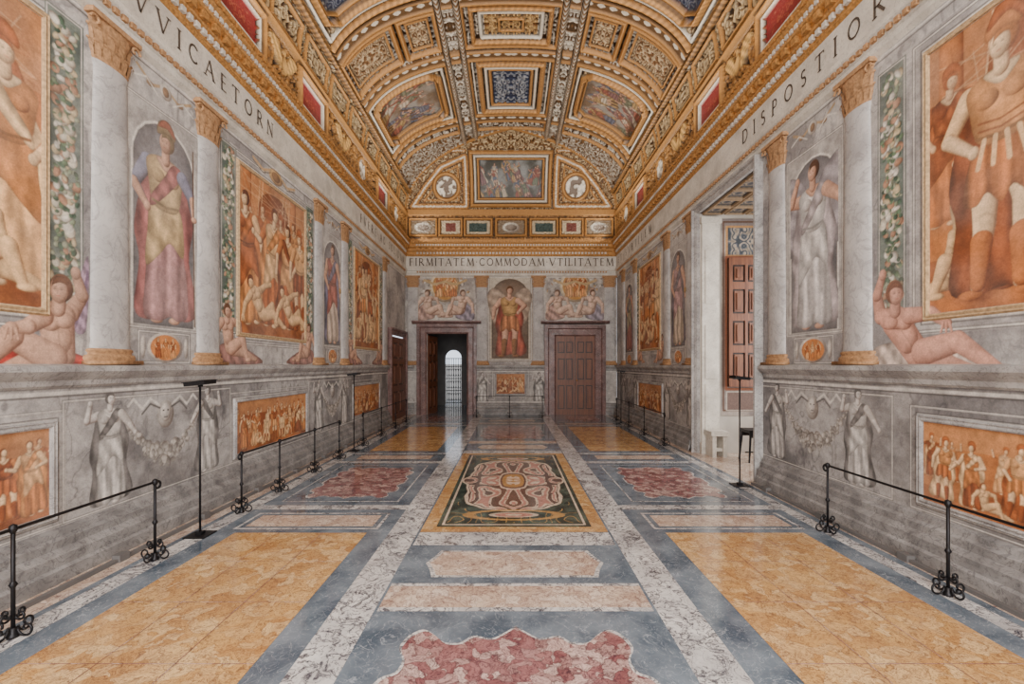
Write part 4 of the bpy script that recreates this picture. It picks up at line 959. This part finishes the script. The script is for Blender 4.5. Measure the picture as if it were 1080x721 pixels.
out=[(xl,0),(ax0,0),(ax0,ah)]+[(am-ar*math.cos(t),ah+ar*math.sin(t)) for t in np.linspace(0.1,math.pi-.1,12)]+[(ax1,ah),(ax1,0),(xr,0),(xr,3.2),(xl,3.2)]
props(pym('wall_passage_end',[(x,Y1,z) for x,z in out],[tuple(range(len(out)))],M_DK),"grey passage end wall with arched opening","wall",kind="structure")
quad('wall_beyond',[(-4.5,Y1+3,0),(-.5,Y1+3,0),(-.5,Y1+3,1.7),(-4.5,Y1+3,1.7)],M_PL)
g=MB()
for i in range(7): x=ax0+.04+i*(ax1-ax0-.08)/6; g.tube([(x,Y1+.05,0),(x,Y1+.05,1.95)],.014,6)
for z in (.1,.6,1.1,1.6,1.93): g.tube([(ax0,Y1+.05,z),(ax1,Y1+.05,z)],.016,6)
for i in range(6):
    for z in (.35,.85,1.35):
        x=ax0+.04+(i+.5)*(ax1-ax0-.08)/6; g.tube([(x+.05*math.cos(t),Y1+.05,z+.15*math.sin(t)) for t in np.linspace(0,2*math.pi,10)],.012,5)
props(g.obj('iron_gate',M_IRON),"black wrought iron gate in the far arched doorway","gate")
# ------------------------------------------------------------ right recess
ra,rb,rx,rz=6.53,8.56,5.6,4.5
quad('wall_alcove_far',[(HW,rb,0),(rx,rb,0),(rx,rb,rz),(HW,rb,rz)],M_PL); quad('wall_alcove_near',[(HW,ra,0),(rx,ra,0),(rx,ra,rz),(HW,ra,rz)],M_PL)
quad('floor_alcove',[(HW,ra,0),(rx,ra,0),(rx,rb,0),(HW,rb,0)],M_CREAM,'floor')
cC=Canvas(np.linspace(HW,rx,150),np.linspace(ra,rb,150),lin(110,104,104)); 
for i in range(5):
    for j in range(5):
        a_=HW+.05+i*.4;b_=ra+.04+j*.4; orn(cC,a_,a_+.34,b_,b_+.34,lin(80,78,82),lin(140,122,100),7,.0,3,0,0); mould(cC,a_,a_+.34,b_,b_+.34,.05,.03,lin(140,114,84),0)
build(cC,np.stack([cC.X,cC.Y,rz-cC.H],-1),M_P,'ceiling_alcove')
props(ring('window_1',lambda u,v,d:(rx-d,u,v),7.0,8.1,1.0,3.9,[(0,0),(0,.05),(.06,.05),(.06,0),(.48,0)],M_PL),"window embrasure","window",kind="structure")
quad('wall_alcove_sill',[(rx,ra,0),(rx,rb,0),(rx,rb,.55),(rx,ra,.55)],M_PL); 
surround('trim_11',WR,-rb,-ra,rz,.12,M_STONE,"pale stone surround of the alcove opening")
m=MB(); m.box(HW+.02,HW+.34,rb-.06,rb,0,4.3); m.box(HW+.0,HW+.38,rb-.08,rb,4.3,4.42); m.box(HW,HW+.38,rb-.08,rb,0,.2)
for z_ in (.3,1.4,2.8): m.box(HW+.08,HW+.28,rb-.075,rb-.06,z_,z_+1.0)
props(m.obj('trim_12',M_FRZ),"pale plaster pilaster in the alcove","pilaster",kind="structure")
cA=Canvas(np.linspace(HW+.4,5.3,150),np.linspace(.7,4.4,300),lin(150,142,136)); cA.mottle(0,9,0,9,lin(122,112,108),lin(164,152,142),3,8)
orn(cA,HW+.5,5.1,3.7,4.25,lin(84,90,98),lin(170,154,136),7,0,8,0,0); cA.box(HW+.5,5.1,3.7,4.25,.04,lin(176,130,80)); cA.box(HW+.44,5.2,.8,4.34,.03,lin(90,62,46)); cA.box(HW+.49,4.66,1.2,3.68,.05,lin(140,84,58)); cA.fill(HW+.5,5.1,.8,1.15,lin(110,88,80)); cA.box(HW+.5,5.1,.8,1.15,.02,lin(180,168,156))
o=build(cA,np.stack([cA.X,np.full_like(cA.X,rb-.01),cA.Y],-1),M_P,'alcove_fresco')[0]; del o["kind"]; props(o,"grotesque decoration fresco on the alcove side wall","painting")
de=empty('wooden_shutter',(4.05,rb-.09,1.25),"brown panelled wooden window shutter standing open","shutter"); leaf('shutter_leaf',.64,2.4,de,Matrix.Identity(4),(.22,.2,.2,.14))
m=MB(); m.box(3.58,3.9,8.12,8.45,.38,.46); m.box(3.61,3.68,8.15,8.42,0,.38); m.box(3.8,3.87,8.15,8.42,0,.38); m.box(3.64,3.84,8.18,8.38,.1,.16); props(m.obj('stone_bench',M_FRZ),"small pale stone bench by the alcove pilaster","bench")
de=empty('stool',(4.22,7.85,0),"dark wooden stool standing in the alcove","stool")
m=MB().box(-.2,.2,-.18,.18,.5,.55); m.box(-.18,.18,-.16,-.13,.42,.5); m.box(-.18,.18,.13,.16,.42,.5); m.obj('seat',M_IRON,de)
for a in (-1,1):
    for b in (-1,1): MB().tube([(a*.2,b*.17,0),(a*.16,b*.14,.5)],[.015,.02]).obj('leg',M_IRON,de)
MB().tube([(-.18,0,.15),(.18,0,.15)],.012).obj('stretcher',M_IRON,de)
# ------------------------------------------------------------ barriers & lamps
def spiral(cx,cz,r,s0,turns): return [(cx+(r*(1-k/26))*math.cos(s0+turns*2*math.pi*k/20),cz+(r*(1-k/26))*math.sin(s0+turns*2*math.pi*k/20)) for k in range(21)]
def post_meshes():
    p=MB().tube([(0,0,0),(0,0,.66)],.011,8); p.lathe([(0,0),(.03,0),(.03,.015),(.018,.03),(.018,.06),(.0,.06)],10); p.lathe([(.011,.3),(.022,.32),(.011,.34)],10); p.lathe([(.011,.63),(.024,.655),(.018,.68),(0,.69)],10)
    f=MB()
    for ang in (0,hp,math.pi,3*hp):
        ca_,sa_=math.cos(ang),math.sin(ang)
        for L in (spiral(.08,.058,.052,math.pi,1.1),spiral(.045,.14,.033,-math.pi*.9,1.)):
            f.tube([(a*ca_,a*sa_,z) for a,z in L],.007,6)
    return p,f
PM=post_meshes(); pt_=None
def barrier(x,ys,z=.66,along='y'):
    global pt_
    e=empty('barrier_railing',(x,ys[0],0) if along=='y' else (ys[0],x,0),"low black wrought iron barrier with scrolled feet","railing","iron barriers")
    for y in ys:
        off=(0,y-ys[0],0) if along=='y' else (y-ys[0],0,0)
        if pt_ is None:
            pt_=[PM[0].obj('post',M_IRON,None,True),PM[1].obj('scroll_foot',M_IRON,None,True)]
            for o in pt_: o.parent=e; o.location=off
        else:
            for t in pt_: o=t.copy(); COL.objects.link(o); o.parent=e; o.location=off
    L=ys[-1]-ys[0]; m=MB(); g=(lambda t,zz:(0,t,zz)) if along=='y' else (lambda t,zz:(t,0,zz))
    curl=[g(L+.03+.03*math.sin(t),z-.03+.03*math.cos(t)) for t in np.linspace(0,4.5,10)]
    curl2=[g(-.03-.03*math.sin(t),z-.03+.03*math.cos(t)) for t in np.linspace(4.5,0,10)]
    m.tube(curl2+[g(0,z)]+[g(L*k/6,z-.004*math.sin(math.pi*k/6)) for k in range(1,6)]+[g(L,z)]+curl,.010,8).obj('rail',M_IRON,e,True)
barrier(-3.02,[1.66,2.76,3.86]); barrier(-3.02,[5.1,5.94,7.0,8.0]); barrier(-3.02,[9.3,10.6,11.9,13.1])
barrier(3.13,[2.05,3.26,4.5]); barrier(3.13,[9.3,10.7,12.1,13.5]); barrier(14.5,[-1.1,-.05,1.0],along='x')
def area(name,loc,rot,sx_,sy_,p,col,parent=None):
    l=bpy.data.lights.new(name,'AREA'); l.shape='RECTANGLE'; l.size=sx_; l.size_y=sy_; l.energy=p; l.color=col
    o=bpy.data.objects.new(name,l); o.location=loc; o.rotation_euler=rot; COL.objects.link(o)
    if parent:o.parent=parent
    return o
def torch(x,y,sg):
    e=empty('floor_lamp',(x,y,0),"slim black uplighter floor lamp with flat box head","lamp","uplighter floor lamps")
    MB().box(-.1,.1,-.1,.1,0,.012).box(-.03,.03,-.03,.03,.012,.04).obj('base',M_IRON,e)
    MB().tube([(0,0,.03),(0,0,1.46)],.010,10).obj('pole',M_IRON,e,True)
    b=MB(); R_=Matrix.Translation((0,0,1.48))@Matrix.Rotation(-.12*sg,4,'Y')
    b.box(-.1,.1,-.09,.09,-.022,.012,R_); b.box(-.11,.11,-.1,.1,.012,.018,R_); b.box(-.015,.015,-.015,.015,-.04,-.018,R_); b.obj('lamp_head',M_IRON,e)
torch(-3.02,4.42,1); torch(3.14,6.25,-1); torch(-3.02,8.75,1); torch(3.14,13.0,-1)
for s_,x_,a,b in (('left',-3.3,1.4,13.0),('right',3.34,1.4,6.3)):
    m=MB(); m.box(x_-.02,x_+.02,a,b,.0012,.03)
    y=a+.3
    while y<b: m.box(x_-.035,x_+.035,y,y+.1,.0012,.06); y+=1.05
    props(m.obj('cable_duct',M_DK),"low grey cable duct along the foot of the wall","cable duct")
# ------------------------------------------------------------ rear wall, light, camera
props(pym('wall_rear',[(-HW,YS,0),(HW,YS,0),(HW,YS,8.8),(-HW,YS,8.8)],[(0,1,2,3)],M_PL),"rear wall","wall",kind="structure")
for sg in (-1,1): area('added_cornice_fill',(sg*3.2,7.2,5.9),(math.pi,sg*-.7,0),.12,15.6,230,(1,.96,.9))  # added unseen light strips above the cornice, brightening the vault
area('added_rear_fill',(0,YS+.1,3.6),(hp,0,0),6.4,6.4,1200,(.98,.99,1))  # added fill light before the plain rear wall, which has no window
area('alcove_window_light',(5.5,7.55,2.4),(0,hp,0),2.8,1.4,110,(1,.98,.95))
area('added_overhead_fill',(0,-1.0,6.2),(0,0,0),3,3,340,(1,.98,.95))  # added unseen overhead fill behind the camera, without any fitting
w=bpy.data.worlds.new('World'); bpy.context.scene.world=w; w.use_nodes=True; w.node_tree.nodes['Background'].inputs[0].default_value=(.8,.88,1,1); w.node_tree.nodes['Background'].inputs[1].default_value=1.8
cam=bpy.data.cameras.new('camera'); cam.lens=16; cam.sensor_width=36; cam.shift_y=24.5/1080; cam.shift_x=1/1080; cam.clip_start=.05
co=bpy.data.objects.new('camera',cam); co.location=(0,0,1.65); co.rotation_euler=(hp,0,0); COL.objects.link(co); bpy.context.scene.camera=co
